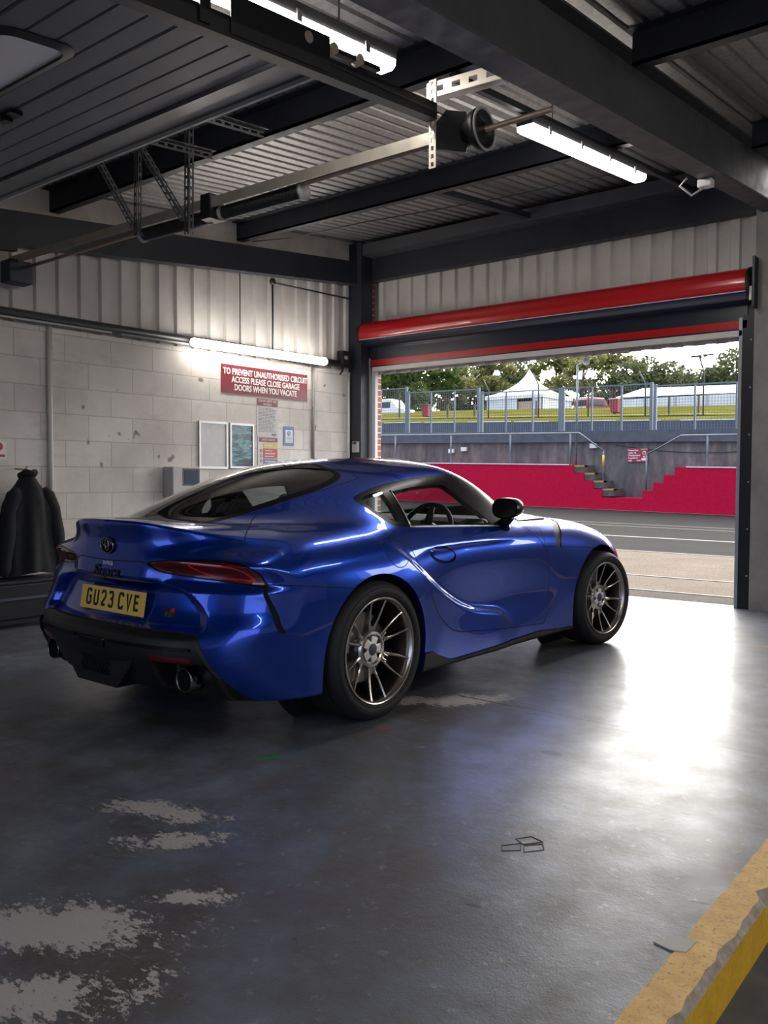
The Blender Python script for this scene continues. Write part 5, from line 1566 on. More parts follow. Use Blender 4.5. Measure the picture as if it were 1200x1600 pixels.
    # door, fuel flap, handle cup
    dr = smooth_poly([(.352,.914),(.318,.90),(.262,.845),(.300,.766),(.350,.678),(.412,.590),(.430,.540),(.495,.452),(.595,.372),(.71,.328),(.95,.302),(1.183,.280),(1.494,.258),(1.66,.250),(1.70,.30),(1.722,.42),(1.726,.52),(1.715,.61),(1.690,.698),(1.640,.745),(1.52,.842),(1.50,.875),(1.42,.884),(1.143,.882),(.684,.901)], 5, sharp=(0, 13, 22))
    side = lambda S: (np.abs(c(S)[:, 1]) > .5) & (c(S)[:, 0] > .1) & (c(S)[:, 0] < 1.9) & (S.lab == BODY)
    S.panel(lambda P: sdf_poly(XZ(P), dr), side, DOOR, .0028)
    th = np.linspace(0, 2 * np.pi, 40, endpoint=False)
    hd = np.stack([.572 + .118 * np.cos(th) - .012 * np.sin(th), .757 - .012 * np.cos(th) + .041 * np.sin(th)], 1)
    S.panel(lambda P: sdf_poly(XZ(P), hd), lambda S: (S.lab == DOOR) & ~S.gap, HANDLE, .0055)
    fl = smooth_poly([(.045,.845),(.13,.862),(.205,.845),(.222,.795),(.212,.752),(.165,.727),(.105,.735),(.065,.78)], 6, sharp=(0,))
    S.panel(lambda P: sdf_poly(XZ(P), fl), lambda S: (S.lab == BODY) & (c(S)[:, 1] < -.6) & (np.abs(c(S)[:, 0] - .13) < .2), FLAP, .0022)
    # side skirts
    zs = lambda x: np.interp(x, [.2,.43,.49,.60,.66,1.0,1.63,1.9,2.1], [.276,.262,.233,.196,.187,.192,.207,.185,.18])
    S.panel(lambda P: P[:, 2] - zs(P[:, 0]), lambda S: (np.abs(c(S)[:, 1]) > .5) & (c(S)[:, 0] > .25) & (c(S)[:, 0] < 2.1) & (S.lab == BODY), SKIRT, .002)
    # bonnet: clamshell that wraps over the front wings
    zb = lambda x: np.interp(x, [1.6,1.68,2.2,2.8,3.1,3.3], [.747,.735,.700,.62,.56,.54])
    xb = lambda w: np.interp(w, [0,.3,.5,.62,.72,.80,.86,.90], [2.10,2.08,2.0,1.88,1.70,1.66,1.655,1.66])
    S.panel(lambda P: np.maximum(zb(P[:, 0]) - P[:, 2], xb(np.abs(P[:, 1])) - P[:, 0]), lambda S: (c(S)[:, 0] > 1.55) & (S.lab == BODY), BONNET, .0025)
    vt = np.array([(.70,2.03),(.735,2.03),(.80,1.965),(.862,1.885),(.885,1.83),(.872,1.80),(.845,1.815),(.79,1.90),(.74,1.97)])
    S.panel(lambda P: sdf_poly(WX(P), smooth_poly(vt, 4)), lambda S: (c(S)[:, 2] > .72) & (S.lab == BONNET) & (c(S)[:, 0] < 2.3), VENT)
    # rear bumper and tailgate
    def bl(P):
        w = np.abs(P[:, 1])
        zr = np.interp(w, [0,.1,.255,.262,.38,.48,.65,.78,.80,.822], [.780,.781,.786,.778,.746,.733,.719,.703,.70,.70])
        zsd = np.interp(P[:, 0], [-.66,-.55,-.285,-.2], [.708,.700,.668,.655])
        k = np.clip((P[:, 0] + .70) / .04, 0, 1)
        return P[:, 2] - (zr * (1 - k) + zsd * k)
    S.panel(bl, lambda S: (c(S)[:, 0] < -.20) & (S.lab == BODY), BUMPER, .0022)
    tg = np.array([(-.80,-1.1),(-.80,-.78),(-.64,-.735),(-.612,-.715),(-.655,-.64),(-.60,-.575),(-.47,-.43),(-.43,-.36),(-.50,.2),(-.50,.30),(.50,.30),(.50,.2),(.43,-.36),(.47,-.43),(.60,-.575),(.655,-.64),(.612,-.715),(.64,-.735),(.80,-.78),(.80,-1.1)])
    S.panel(lambda P: sdf_poly(P[:, [1, 0]], tg), lambda S: (c(S)[:, 0] < .35) & (c(S)[:, 2] > .77) & (S.lab == BODY), TAILGATE, .0022)
    # nose
    gr = np.array([(-.60,.20),(-.66,.32),(-.55,.43),(-.30,.46),(.30,.46),(.55,.43),(.66,.32),(.60,.20)])
    S.panel(lambda P: sdf_poly(P[:, [1, 2]], gr), lambda S: (c(S)[:, 0] > 3.0) & np.isin(S.lab, (BODY, BONNET)), GRILLE)
    hl = smooth_poly([(.52,.600),(.64,.625),(.74,.680),(.79,.70),(.77,.640),(.68,.575),(.58,.560)], 5)
    S.panel(lambda P: sdf_poly(WZ(P), hl), lambda S: (c(S)[:, 0] > 2.6) & np.isin(S.lab, (BODY, BONNET)), HEADLAMP)
    return S

def soup_object(S, N, sel, name, mats, parent, shift=None, flip=False):
    T = S.T[sel]
    if len(T) == 0: return None
    u, inv = np.unique(T, return_inverse=True)
    T = inv.reshape(-1, 3)
    V, n = S.V[u], N[u]
    if shift is not None:
        sh = shift(V) if callable(shift) else shift
        V = V + n * (sh[:, None] if isinstance(sh, np.ndarray) else sh)
    if flip: T = T[:, ::-1]; n = -n
    me = bpy.data.meshes.new(name)
    me.vertices.add(len(V)); me.vertices.foreach_set('co', V.ravel().astype(np.float32))
    me.loops.add(T.size); me.loops.foreach_set('vertex_index', T.ravel().astype(np.int32))
    me.polygons.add(len(T)); me.polygons.foreach_set('loop_start', (np.arange(len(T)) * 3).astype(np.int32))
    me.polygons.foreach_set('loop_total', np.full(len(T), 3, np.int32))
    for m in mats: me.materials.append(m)
    if len(mats) > 1: me.polygons.foreach_set('material_index', S.gap[sel].astype(np.int32))
    me.update(calc_edges=True)
    me.polygons.foreach_set('use_smooth', np.ones(len(T), bool))
    me.normals_split_custom_set_from_vertices(n.tolist())
    o = bpy.data.objects.new(name, me); COL.objects.link(o); o.parent = parent
    return o

# ---- materials of the car
def make_paint():
    m = mat('blue_paint', (.002, .050, .44), .24, .80, .5, 1.0, .02)
    return m
PAINT = make_paint()
GAP = mat('shut_line', (.004, .004, .006), .9)
GLOSSB = mat('gloss_black', (.005, .005, .007), .25, 0, .14, .03)
SATIN = mat('satin_black', (.007, .007, .008), .42, 0, .4)
MATTB = mat('matt_black', (.010, .010, .011), .85, 0, .2)
RUBBER = mat('tyre_rubber', (.014, .014, .015), .62, 0, .4)
CHROME = mat('bright_metal', (.75, .75, .78), .12, 1.0)
TRIMC = mat('satin_trim', (.55, .55, .58), .25, 1.0)
RIMM = mat('wheel_bronze_grey', (.50, .47, .44), .24, 1.0)
HUBM = mat('hub_silver', (.80, .78, .76), .45, 1.0)
DISCM = mat('brake_disc', (.30, .28, .27), .35, 1.0)
CALM = mat('caliper_grey', (.45, .47, .50), .4, .5)
LAMPM = mat('lamp_red', (.085, .002, .004), .06, 0, .6, 1.0)
GUIDEM = mat('lamp_guide_red', (.55, .012, .018), .15, 0, .6, 1.0)
REFM = mat('reflector_red', (.10, .004, .008), .2, 0, .5)
CABIN = mat('cabin_black', (.012, .012, .013), .7)
LEATHER = mat('seat_leather', (.018, .018, .019), .5)

def thin_glass(name, tint, refl=1.0, rough=0.0):
    m = bpy.data.materials.new(name); m.use_nodes = True
    nt = m.node_tree; nt.nodes.clear()
    out = nt.nodes.new('ShaderNodeOutputMaterial'); mx = nt.nodes.new('ShaderNodeMixShader')
    tr = nt.nodes.new('ShaderNodeBsdfTransparent'); gl = nt.nodes.new('ShaderNodeBsdfGlossy'); fr = nt.nodes.new('ShaderNodeFresnel')
    tr.inputs[0].default_value = (*tint, 1); gl.inputs['Roughness'].default_value = rough; fr.inputs['IOR'].default_value = 1.5
    gl.inputs[0].default_value = (refl, refl, refl, 1)
    # a pane reflects at both faces whichever side it is seen from
    geo = nt.nodes.new('ShaderNodeNewGeometry'); inv = nt.nodes.new('ShaderNodeMix'); inv.data_type = 'FLOAT'
    inv.inputs[2].default_value = 1.5; inv.inputs[3].default_value = 1 / 1.5
    nt.links.new(geo.outputs['Backfacing'], inv.inputs[0]); nt.links.new(inv.outputs[0], fr.inputs['IOR'])
    mu = nt.nodes.new('ShaderNodeMath'); mu.operation = 'MULTIPLY'; mu.use_clamp = True; mu.inputs[1].default_value = 1.5
    nt.links.new(fr.outputs[0], mu.inputs[0])
    nt.links.new(mu.outputs[0], mx.inputs[0]); nt.links.new(tr.outputs[0], mx.inputs[1]); nt.links.new(gl.outputs[0], mx.inputs[2])
    nt.links.new(mx.outputs[0], out.inputs[0])
    return m
GLASS_C = thin_glass('clear_glass', (.80, .84, .83))
GLASS_D = thin_glass('tinted_glass', (.28, .30, .31))

CAR = thing('sports_car', 'metallic blue two door coupe with ducktail spoiler and yellow number plate parked on garage floor', 'car',
            (-3.4544, 3.2057, 0.0), PI / 2 - 0.0211)

def build_car():
    S = car_body()
    N = grad(S.V); N /= np.maximum(np.linalg.norm(N, axis=1), 1e-9)[:, None]
    cy = S.cen()[:, 1]; cx = S.cen()[:, 0]; cz = S.cen()[:, 2]
    L = lambda *k: np.isin(S.lab, k)
    soup_object(S, N, L(BODY), 'body_shell', [PAINT, GAP], CAR)
    soup_object(S, N, L(BONNET), 'bonnet', [PAINT, GAP], CAR)
    tail = soup_object(S, N, L(TAILGATE), 'tailgate', [PAINT, GAP], CAR)
    soup_object(S, N, L(BUMPER), 'rear_bumper', [PAINT, GAP], CAR)
    soup_object(S, N, L(DIFFUSER), 'diffuser', [SATIN, GAP], CAR)
    soup_object(S, N, L(SCREEN), 'windscreen', [GLASS_C], CAR)
    rw = soup_object(S, N, L(RGLASS), 'rear_window', [GLASS_D], tail)
    soup_object(S, N, L(RBORDER), 'glass_border', [GLOSSB], rw) if False else soup_object(S, N, L(RBORDER), 'glass_border', [GLOSSB], tail)
    soup_object(S, N, L(GRILLE), 'front_grille', [MATTB], CAR)
    soup_object(S, N, L(FLAP), 'fuel_flap', [PAINT, GAP], CAR)
    doors = {}
    for sg in (-1, 1):
        h = (cy * sg) > 0
        d = soup_object(S, N, L(DOOR) & h, 'door', [PAINT, GAP], CAR); doors[sg] = d
        soup_object(S, N, L(DGLASS) & h, 'side_window', [GLASS_C], d)
        def hs(V):
            r = np.hypot((V[:, 0] - .572) / .118, (V[:, 2] - .757 + .1 * (V[:, 0] - .572)) / .041)
            return np.where(r < .90, .020 * (1 - np.clip(r / .9, 0, 1) ** 4) + .003, -.012)
        soup_object(S, N, L(HANDLE) & h, 'door_handle', [PAINT, GAP], d, hs)
        soup_object(S, N, L(FRAME) & h, 'window_surround', [GLOSSB], CAR)
        soup_object(S, N, L(QGLASS) & h, 'quarter_window', [GLASS_C], CAR)
        soup_object(S, N, L(SKIRT) & h, 'side_skirt', [SATIN, GAP], CAR, .006)
        lp = soup_object(S, N, L(LAMP) & h, 'tail_lamp', [LAMPM], CAR, -.004)
        soup_object(S, N, L(GUIDE) & h, 'light_guide', [GUIDEM], lp, -.004)
        soup_object(S, N, L(BEZEL) & h, 'lamp_bezel', [GLOSSB], lp, -.002)
        soup_object(S, N, L(SLIT) & h, 'bumper_slit', [MATTB], CAR, -.003)
        soup_object(S, N, L(VENT) & h, 'bonnet_vent', [SATIN], CAR, -.004)
        soup_object(S, N, L(HEADLAMP) & h, 'headlamp', [GLOSSB], CAR)
    # cabin lining: the shell again, set in from the skin
    inner = L(BODY, DOOR, HANDLE, FRAME, TAILGATE, RBORDER, FLAP) & (cx > -.78) & (cx < 2.0) & (cz > .42)
    soup_object(S, N, inner, 'cabin_lining', [CABIN], CAR, -.03)
    # wheel wells: the edge of each opening carried inwards
    e = np.sort(np.concatenate([S.T[:, [0, 1]], S.T[:, [1, 2]], S.T[:, [2, 0]]]), 1)
    u, cnt = np.unique(e, axis=0, return_counts=True)
    be = u[cnt == 1]
    for (ax, az, r) in ARCH:
        f = arch_sdf(ax, az, r)
        for sg in (-1, 1):
            m = (np.abs(f(S.V[be[:, 0]])) < .004) & (np.abs(f(S.V[be[:, 1]])) < .004) & (S.V[be[:, 0], 1] * sg > .5) & (S.V[be[:, 1], 1] * sg > .5)
            E = be[m]
            mb = MB()
            for i, j in E:
                a, b = Vector(S.V[i]), Vector(S.V[j])
                a1, b1 = a.copy(), b.copy()
                a1.y -= sg * .025; b1.y -= sg * .025
                a2, b2 = a1.copy(), b1.copy()
                for q in (a2, b2):
                    q.y = sg * .56; q.x = ax + (q.x - ax) * 1.04; q.z = az + (q.z - az) * 1.04
                mb.add([a, b, b1, a1], [(0, 1, 2, 3)], 0); mb.add([a1, b1, b2, a2], [(0, 1, 2, 3)], 1)
            mb.lathe([(.0, 0), (.40, 0), (.40, .01), (0, .01)], Matrix.Translation((ax, sg * .555, az)) @ Matrix.Rotation(PI / 2, 4, 'X'), 48, 1)
            mb.build('wheel_arch_liner', [PAINT, MATTB], CAR)
    return S, N, doors, tail

CAR_S, CAR_N, CAR_DOORS, CAR_TAIL = build_car()

# ---- parts of the car that are not skin panels
def rear_x(y, z):
    lo, hi = -1.15, -.5
    ys, zs = np.array([y]), np.array([z])
    for _ in range(30):
        m = (lo + hi) / 2
        if field(np.array([m]), ys, zs)[0] < 0: hi = m
        else: lo = m
    return hi

def rear_patch(mb, y0, y1, z0, z1, off, thick, ny=12, nz=4, mi=0):
    """slab that follows the rear skin between two heights (z0, z1 may be functions of y)"""
    g0, g1 = [], []
    for j in range(nz + 1):
        for i in range(ny + 1):
            y = y0 + (y1 - y0) * i / ny
            a = z0(y) if callable(z0) else z0; b = z1(y) if callable(z1) else z1
            z = a + (b - a) * j / nz
            x = rear_x(y, z)
            g0.append((x - off, y, z)); g1.append((x - off + thick, y, z))
    n = ny + 1; N = len(g0); fs = []
    for j in range(nz):
        for i in range(ny):
            a = j * n + i
            fs.append((a, a + n, a + n + 1, a + 1)); fs.append((N + a, N + a + 1, N + a + n + 1, N + a + n))
    per = [i for i in range(n)] + [j * n + ny for j in range(1, nz + 1)] + [nz * n + i for i in range(ny - 1, -1, -1)] + [j * n for j in range(nz - 1, 0, -1)]
    for k in range(len(per)):
        a, b = per[k], per[(k + 1) % len(per)]
        fs.append((a, b, N + b, N + a))
    mb.add(g0 + g1, fs, mi)

BARREL = mat('rim_barrel_grey', (.10, .095, .09), .35, 1.0)
# wheels ----------------------------------------------------------------------
def wheel_proto():
    """local axis Z points outwards; h = 0 is the outer rim lip"""
    t = thing('wheel', None, None)
    tread = [(.3345, -.030)]
    for h in (-.065, -.105, -.150, -.195):
        tread += [(.3350, h + .006), (.3270, h + .005), (.3270, h - .005), (.3350, h - .006)]
    prof = [(.256, -.004), (.262, .004), (.278, .012), (.296, .013), (.312, .006), (.324, -.008), (.331, -.020)] + tread + \
           [(.3345, -.235), (.324, -.258), (.30, -.275), (.275, -.274), (.256, -.262)]
    mb = MB().lathe(prof, n=80)
    for r in (.270, .305):
        mb.lathe([(r - .002, .0085 if r < .29 else .0085), (r, .0125 if r < .29 else .0120), (r + .002, .0110 if r < .29 else .0085)], n=80)
    auto_smooth(mb.build('tyre', RUBBER, t), 30)
    mb = MB()
    mb.lathe([(.259, -.010), (.2595, .001), (.258, .006), (.254, .008), (.249, .006), (.246, -.002), (.243, -.005), (.239, -.012), (.236, -.030)], n=80)
    # hub ring
    mb.lathe([(.066, -.075), (.068, -.052), (.074, -.046), (.086, -.048), (.094, -.058), (.095, -.095)], n=48)
    mb.lathe([(.0, -.068), (.066, -.068)], n=48)
    def sect(c, d, w, dep, ridge):
        d = d.normalized(); s = d.cross(Vector((0, 0, 1))).normalized(); up = s.cross(d).normalized()
        return [c - s * w / 2 - up * dep, c - s * w / 2, c - s * w * .18 + up * ridge, c + s * w * .18 + up * ridge, c + s * w / 2, c + s * w / 2 - up * dep]
    for k in range(6):
        ph = PI / 2 + k * PI / 3
        er, et = Vector((math.cos(ph), math.sin(ph), 0)), Vector((-math.sin(ph), math.cos(ph), 0))
        # root block with two ribs
        mb.box((.080, -.026, -.092), (.108, .026, -.052), M=Matrix(((er.x, et.x, 0, 0), (er.y, et.y, 0, 0), (0, 0, 1, 0), (0, 0, 0, 1))), bev=.006)
        for q in (-.011, .011):
            a = er * .088 + et * q; b = er * .118 + et * q
            mb.tube([a + Vector((0, 0, -.050)), b + Vector((0, 0, -.046))], [.0055, .0045], 8)
        for sg in (-1, 1):
            pts = []
            for r, o, h, w, dp in ((.092, .012, -.054, .026, .03), (.112, .019, -.050, .021, .03), (.130, .0270, -.045, .015, .028), (.155, .0345, -.037, .0125, .026), (.185, .0415, -.028, .0115, .024), (.215, .0475, -.018, .0105, .022), (.240, .0520, -.008, .013, .022)):
                pts.append((er * r + et * sg * o + Vector((0, 0, h)), w, dp))
            rings = []
            for i, (c, w, dp) in enumerate(pts):
                d = pts[min(i + 1, len(pts) - 1)][0] - pts[max(i - 1, 0)][0]
                rings.append(sect(c, d, w, dp, .0035))
            vs = [v for r in rings for v in r]; m = 6; fs = []
            for i in range(len(rings) - 1):
                for j in range(m): fs.append((i*m+j, i*m+(j+1) % m, (i+1)*m+(j+1) % m, (i+1)*m+j))
            fs += [tuple(range(m)), tuple((len(rings)-1)*m+j for j in range(m))]
            mb.add(vs, fs, 0, False)
    auto_smooth(mb.build('rim', RIMM, t), 28)
    auto_smooth(MB().lathe([(.236, -.030), (.229, -.055), (.222, -.085), (.220, -.19), (.240, -.245), (.258, -.25)], n=80).build('rim_barrel', BARREL, t), 30)
    # silver hub face with five bolt pockets and a dark centre
    mb = MB()
    ring = []
    nb = 90
    for i in range(nb):
        a = 2 * PI * i / nb
        r = .0635
        for b in range(5):
            dd = (a - (PI / 2 + .3 + b * 2 * PI / 5) + PI) % (2 * PI) - PI
            if abs(dd) < .22: r = .0635 - .024 * math.sqrt(max(0, 1 - (dd / .22) ** 2))
        ring.append((r * math.cos(a), r * math.sin(a)))
    inner = [(.030 * math.cos(2 * PI * i / nb), .030 * math.sin(2 * PI * i / nb)) for i in range(nb)]
    vs = [(x, y, -.050) for x, y in ring] + [(x, y, -.047) for x, y in inner] + [(x, y, -.066) for x, y in ring]
    fs = []
    for i in range(nb):
        j = (i + 1) % nb
        fs += [(i, j, nb + j, nb + i), (2 * nb + i, 2 * nb + j, j, i)]
    mb.add(vs, fs)
    mb.build('hub_face', HUBM, t)
    mb = MB().lathe([(0, -.044), (.024, -.044), (.030, -.047), (.030, -.055)], n=40)
    mb.build('centre_cap', mat('cap_slate', (.05, .055, .075), .4), t)
    mb = MB()
    for b in range(5):
        a = PI / 2 + .3 + b * 2 * PI / 5
        mb.lathe([(0, -.056), (.008, -.056), (.010, -.060), (.010, -.068)], Matrix.Translation((.052 * math.cos(a), .052 * math.sin(a), 0)), 6)
    mb.build('wheel_bolts', SATIN, t)
    mb = MB().lathe([(.085, -.125), (.172, -.125), (.172, -.150), (.085, -.150)], n=64, close=True).lathe([(0, -.10), (.085, -.10), (.085, -.24), (0, -.24)], n=32)
    auto_smooth(mb.build('brake_disc', DISCM, t), 30)
    mb = MB()
    pl = []
    for i in range(11): pl.append((.205 * math.cos(2.35 + .085 * i), .205 * math.sin(2.35 + .085 * i)))
    for i in range(10, -1, -1): pl.append((.115 * math.cos(2.35 + .085 * i), .115 * math.sin(2.35 + .085 * i)))
    mb.prism(pl, -.175, -.100)
    mb.build('brake_caliper', CALM, t)
    return t
W0 = wheel_proto()
WH = [(0, -.905, .335, 1.0, 0.0, 0.0), (2.47, -.900, .328, .979, -6.5, .16), (0, .905, .335, 1.0, 0, .4), (2.47, .900, .328, .979, -6.5, 1.1)]
for i, (x, y, z, sc, st, spin) in enumerate(WH):
    w = W0 if i == 0 else copy_tree(W0)
    w.parent = CAR
    sg = -1 if y < 0 else 1
    # local Z -> outward, local Y -> up
    w.matrix_local = Matrix.Translation((x, y, z)) @ Matrix.Rotation(math.radians(st), 4, 'Z') @ Matrix(((1 if sg < 0 else -1, 0, 0, 0), (0, 0, sg, 0), (0, 1, 0, 0), (0, 0, 0, 1))) @ Matrix.Rotation(spin, 4, 'Z') @ Matrix.Scale(sc, 4)

# number plate ------------------------------------------------------------------
YELLOW = mat('plate_yellow', (.88, .56, .11), .35)
PLK = mat('plate_black', (.006, .006, .007), .4)
WHITEP = mat('print_white', (.75, .75, .74), .5)
PM = frame((-.874, 0, .590), (0, -1, 0), (.16, 0, 1))      # x to the right as seen from behind, y up, z out of the car
np_ = MB().prism([(-.258, -.0555), (.258, -.0555), (.26, -.05), (.26, .05), (.258, .0555), (-.258, .0555), (-.26, .05), (-.26, -.05)], 0, .004, PM).build('number_plate', YELLOW, CAR)
mb = MB()
GL = {
 'G': [[(.92,.80),(.80,.96),(.2,.96),(.06,.82),(.06,.18),(.2,.04),(.8,.04),(.94,.18),(.94,.50),(.55,.50)]],
 'U': [[(.08,1),(.08,.18),(.22,.04),(.78,.04),(.92,.18),(.92,1)]],
 '2': [[(.08,.76),(.10,.86),(.24,.96),(.76,.96),(.92,.84),(.92,.64),(.84,.54),(.10,.09)],[(.04,.04+.03),(.96,.04+.03)]],
 '3': [[(.06,.84),(.20,.96),(.78,.96),(.92,.84),(.92,.64),(.78,.53),(.40,.53)],[(.78,.53),(.94,.40),(.94,.16),(.80,.04),(.20,.04),(.06,.16)]],
 'C': [[(.94,.78),(.80,.96),(.2,.96),(.06,.82),(.06,.18),(.2,.04),(.8,.04),(.94,.22)]],
 'V': [[(.06,1),(.50,.02),(.94,1)]],
 'E': [[(.92,.93),(.10,.93),(.10,.07),(.94,.07)],[(.10,.52),(.84,.52)]]}
cx = -.2165 + .002
for ch in 'GU23 CVE':
    if ch == ' ': cx += .033 - .011; continue
    for st in GL[ch]:
        mb.stroke([(cx + .007 + p[0] * .036, -.034 + p[1] * .072) for p in st], .0135, .004, .0048, PM)
    cx += .050 + .011
mb.build('plate_characters', PLK, np_)
mb = MB().prism([(-.20, -.083), (.19, -.083), (.20, -.05), (-.21, -.05)], -.012, -.001, PM)
hold = mb.build('plate_holder', PLK, np_)
mb = MB()
for i, (a, b) in enumerate(((-.095, -.055), (-.050, -.010))):
    for k in range(5): mb.prism([(a + k * .008, -.073), (a + k * .008 + .005, -.073), (a + k * .008 + .005, -.066), (a + k * .008, -.066)], -.001, 0, PM)
text_mb(mb, 'TOYOTA', .014, PM @ Matrix.Translation((.045, -.069, -.0005)), .001, bold=.0006)
mb.build('dealer_lettering', WHITEP, np_)

# badges ---------------------------------------------------------------------------
ex = rear_x(0, .848)
EM = frame((ex - .002, 0.0, .848), (0, -1, 0), (-.05, 0, 1))
mb = MB().lathe([(0, .004), (.046, .004), (.052, .0), (.052, -.02)], EM @ Matrix.Diagonal((1, .74, 1, 1)), 40)
em = mb.build('emblem', GLOSSB, CAR)
mb = MB()
def ell(cx, cy, a, b, n=40): return [EM @ Vector((cx + a * math.cos(2*PI*i/n), cy + b * math.sin(2*PI*i/n), .006)) for i in range(n)]
for e in ((0, 0, .050, .036), (0, .011, .034, .0145), (0, .003, .0135, .0285)):
    mb.tube(ell(*e), .0032, 8, closed=True)
mb.build('emblem_rings', mat('emblem_chrome', (.28, .29, .31), .15, 1.0), em)
DCH = mat('dark_chrome', (.05, .05, .055), .2, 1.0)
sx_ = rear_x(0, .735)
TM = frame((sx_ - .001, 0.0, .727), (0, -1, 0), (-.03, 0, 1))
mb = MB()
text_mb(mb, 'Supra', .075, TM @ Matrix(((1, .35, 0, 0), (0, 1, 0, 0), (0, 0, 1, 0), (0, 0, 0, 1))), .005, bold=.0006, sx=1.25)
mb.stroke([(-.105, -.004), (-.06, -.004)], .006, 0, .004, TM); mb.stroke([(.08, -.022), (.12, -.020)], .006, 0, .004, TM)
mb.build('script_badge', DCH, CAR)
mb = MB()
text_mb(mb, 'TWIIGB', .024, frame((rear_x(0, .765) - .001, -.005, .765), (0, -1, 0), (-.03, 0, 1)), .003, bold=.0008)
mb.build('small_badge', CHROME, CAR)
gy = -.385
GM = frame((rear_x(gy, .567) - .002, gy, .565), (rear_x(gy - .03, .567) - rear_x(gy + .03, .567), -.06, 0), (rear_x(gy, .59) - rear_x(gy, .54), 0, .05))
gb = MB().prism([(-.030, -.021), (.030, -.021), (.030, .021), (-.030, .021)], -.004, .002, GM).build('sport_badge', PLK, CAR)
MB().prism([(.001, .001), (.029, .001), (.029, .020), (.010, .020)], .002, .003, GM).build('badge_red', mat('badge_red', (.5, .01, .02), .3), gb)
mb = MB(); text_mb(mb, 'GR', .030, GM @ Matrix.Translation((0, -.009, .0025)), .002, bold=.001, sx=1.2)
mb.build('badge_letters', CHROME, gb)

# diffuser, exhausts, reflectors ------------------------------------------------------
for sg in (-1, 1):
    y = sg * .537
    M = Matrix.Translation((-.872, y, .293)) @ Matrix.Rotation(-PI / 2, 4, 'Y')
    mb = MB().lathe([(.046, -.14), (.048, 0), (.051, .006), (.0535, .002), (.0545, -.004), (.0545, -.14)], M, 40)
    ti = mb.build('exhaust_tip', mat('tip_steel', (.22, .22, .23), .2, 1.0), CAR)
    MB().lathe([(.0475, 0), (.046, -.13), (0, -.13)], M, 32).build('tip_bore', MATTB, ti)
    mb = MB(); rear_patch(mb, sg * .40, sg * .60, .372, .396, .004, .012)
    mb.build('reflector', REFM, CAR)
    mb = MB(); rear_patch(mb, sg * .13, sg * .60, lambda y: .425, lambda y: .437, .014, .03)
    mb.build('diffuser_ridge', GLOSSB, CAR)
    # corner blade
    mb = MB()
    rear_patch(mb, sg * .635, sg * .70, lambda y: .19 + (.66 - abs(y)) * 0, lambda y: .455 - (abs(y) - .635) * 2.2, .02, .05, 6, 8)
    mb.build('corner_blade', SATIN, CAR)
mb = MB()
cen = [(-.30, .40), (.30, .40), (.27, .33), (.16, .215), (-.16, .215), (-.27, .33)]
mb.prism(cen, .0, .22, frame((-.74, 0, 0), (0, -1, 0), (0, 0, 1)))
mb.build('centre_diffuser', SATIN, CAR)
MB().box((-.995, -.10, .395), (-.95, .10, .437), bev=.008).build('fog_lamp', GLOSSB, CAR)
mb = MB()
for j in range(6):
    for i in range(9):
        yy = -.10 + .025 * i + (.0125 if j % 2 else 0); zz = .275 + .022 * j
        hx = [(-.962, yy + .010 * math.cos(PI / 3 * k + PI / 6), zz + .010 * math.sin(PI / 3 * k + PI / 6)) for k in range(6)]
        mb.tube(hx, .0018, 5, closed=True)
mb.build('diffuser_mesh', GLOSSB, CAR)

# belt trim and window bar --------------------------------------------------------------
def side_y(x, z):
    lo, hi = .3, 1.1
    for _ in range(30):
        m = (lo + hi) / 2
        if field(np.array([x]), np.array([m]), np.array([z]))[0] < 0: lo = m
        else: hi = m
    return lo
for sg in (-1, 1):
    pts = [(x, sg * (side_y(x, z) + .002), z) for x, z in [(.352 + (1.30 - .352) * i / 24, np.interp(.352 + (1.30 - .352) * i / 24, [.35, .684, 1.143, 1.30], [.9135, .903, .886, .884])) for i in range(25)]]
    MB().tube(pts, .0055, 8).build('belt_moulding', TRIMC, CAR_DOORS[sg])
    pts = [(x, sg * (side_y(x, z) + .001), z) for x, z in [(.387 + (.362 - .387) * i / 8, 1.10 + (.918 - 1.10) * i / 8) for i in range(9)]]
    MB().tube(pts, .0045, 8).build('window_channel', TRIMC, CAR_DOORS[sg])
    # door mirror
    M = Matrix.Translation((1.175, sg * .905, .985))
    n, mrows = 20, 10
    vs, fs = [], []
    for i in range(mrows + 1):
        u = i / mrows
        for k in range(n):
            a = 2 * PI * k / n
            cxx, czz = math.cos(a), math.sin(a)
            r = (1 - u ** 2.6) ** .5 if u < 1 else 0
            yy = .086 * (abs(cxx) ** .8) * (1 if cxx > 0 else -1) * r
            zz = (.066 if czz > 0 else .054) * (abs(czz) ** .8) * (1 if czz > 0 else -1) * r
            vs.append(M @ Vector((-.06 + .15 * u, yy * sg, zz + .010 * u)))
    for i in range(mrows):
        for k in range(n): fs.append((i*n+k, i*n+(k+1) % n, (i+1)*n+(k+1) % n, (i+1)*n+k))
    mb = MB().add(vs, fs, 0, True)
    mb.tube([M @ Vector((0.02, sg * -.02, -.045)), M @ Vector((.06, sg * -.075, -.085)), M @ Vector((.09, sg * -.10, -.105))], [.035, .032, .045], 12)
    mi = mb.build('door_mirror', GLOSSB, CAR_DOORS[sg])
    vs = [M @ Vector((-.058, .077 * math.copysign(abs(math.cos(a)) ** .8, math.cos(a)) * sg, (.058 if math.sin(a) > 0 else .047) * math.copysign(abs(math.sin(a)) ** .8, math.sin(a)))) for a in [2 * PI * k / 28 for k in range(28)]]
    MB().add(vs, [tuple(range(28))]).build('mirror_glass', mat('mirror_face', (.35, .36, .38), .03, 1.0), mi) if sg < 0 else MB().add(vs, [tuple(range(28))]).build('mirror_glass', bpy.data.materials['mirror_face'], mi)

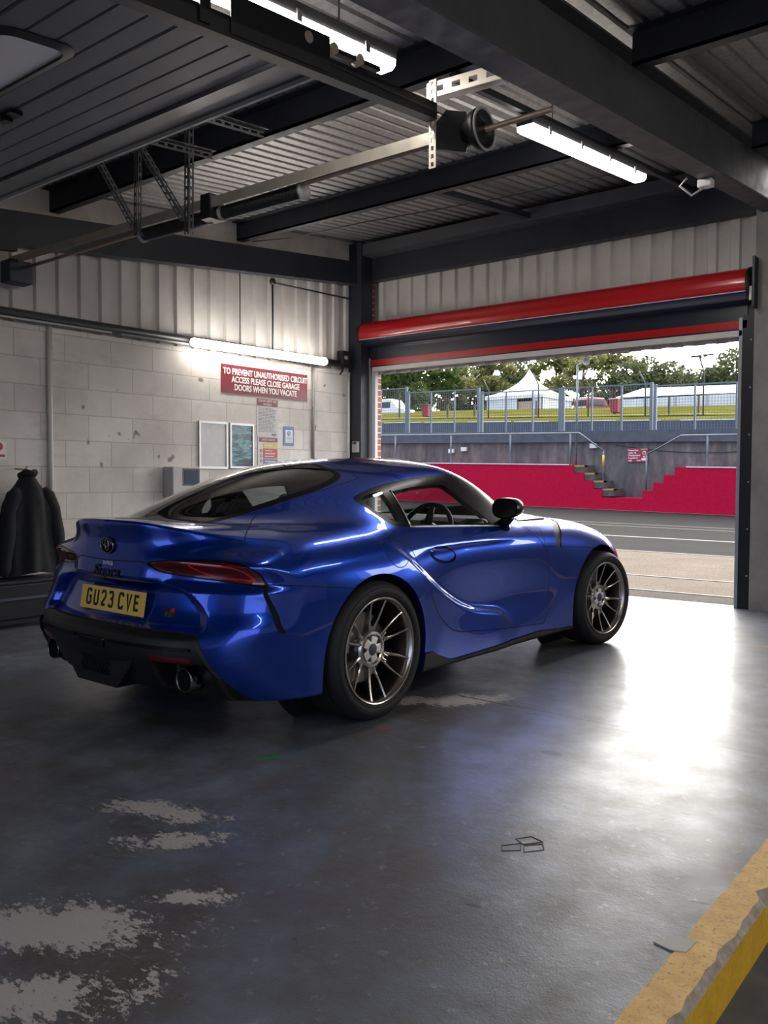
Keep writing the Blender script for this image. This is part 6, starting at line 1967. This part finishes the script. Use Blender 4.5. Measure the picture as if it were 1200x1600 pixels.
# cabin -------------------------------------------------------------------------------------
MB().box((-.45, -.74, .22), (2.0, .74, .27)).build('cabin_floor', CABIN, CAR)
mb = MB()
dp = [(1.22, .62), (1.20, .74), (1.26, .83), (1.38, .885), (1.60, .895), (1.95, .90), (1.98, .60), (1.5, .5)]
mb.prism(dp, -.70, .70, frame((0, 0, 0), (1, 0, 0), (0, 0, 1)))
dash = mb.build('dashboard', CABIN, CAR)
hood = [(1.20, .80), (1.22, .895), (1.30, .915), (1.46, .905), (1.50, .85)]
MB().prism(hood, .22, .52, frame((0, 0, 0), (1, 0, 0), (0, 0, 1))).build('instrument_hood', CABIN, dash)
ct = Vector((1.07, -.37, .835)); ax = Vector((-.90, 0, .42)).normalized(); b1 = Vector((0, 1, 0)); b2 = ax.cross(b1)
mb = MB().tube([ct + (b1 * math.cos(2*PI*k/48) + b2 * math.sin(2*PI*k/48)) * .183 for k in range(48)], .0155, 10, closed=True)
for a in (0.1, PI - .1, -PI / 2):
    mb.tube([ct + (b1 * math.cos(a) + b2 * math.sin(a)) * .05, ct + (b1 * math.cos(a) + b2 * math.sin(a)) * .178], [.028, .014], 8)
mb.tube([ct - ax * .03, ct + ax * .02], [.075, .06], 20); mb.tube([ct - ax * .03, ct - ax * .25], .03, 10)
mb.build('steering_wheel', LEATHER, CAR)
def seat(y):
    mb = MB()
    mb.box((.35, y - .23, .30), (.90, y + .23, .46), bev=.05)
    rows = []
    for i in range(9):
        t = i / 8
        x = .42 - .30 * t; z = .42 + .66 * t; w = .25 - .03 * t - (.09 * max(0, t - .72) / .28); d = .13 - .05 * t
        rows.append([(x + d * math.cos(a) * .5, y + w * math.copysign(abs(math.sin(a)) ** .7, math.sin(a)), z + .02 * math.cos(a)) for a in [2 * PI * k / 20 for k in range(20)]])
    vs = [v for r in rows for v in r]; fs = []
    for i in range(8):
        for k in range(20): fs.append((i*20+k, i*20+(k+1) % 20, (i+1)*20+(k+1) % 20, (i+1)*20+k))
    fs += [tuple(range(20)), tuple(160 + k for k in range(20))]
    mb.add(vs, fs, 0, True)
    mb.build('seat', LEATHER, CAR)
seat(-.37); seat(.37)
MB().box((1.36, -.10, 1.165), (1.39, .10, 1.225), bev=.012).build('interior_mirror', mat('mirror_back', (.30, .29, .28), .5), CAR)
MB().box((1.12, -.50, 1.145), (1.16, -.20, 1.215), bev=.01).build('sun_visor', CABIN, CAR)
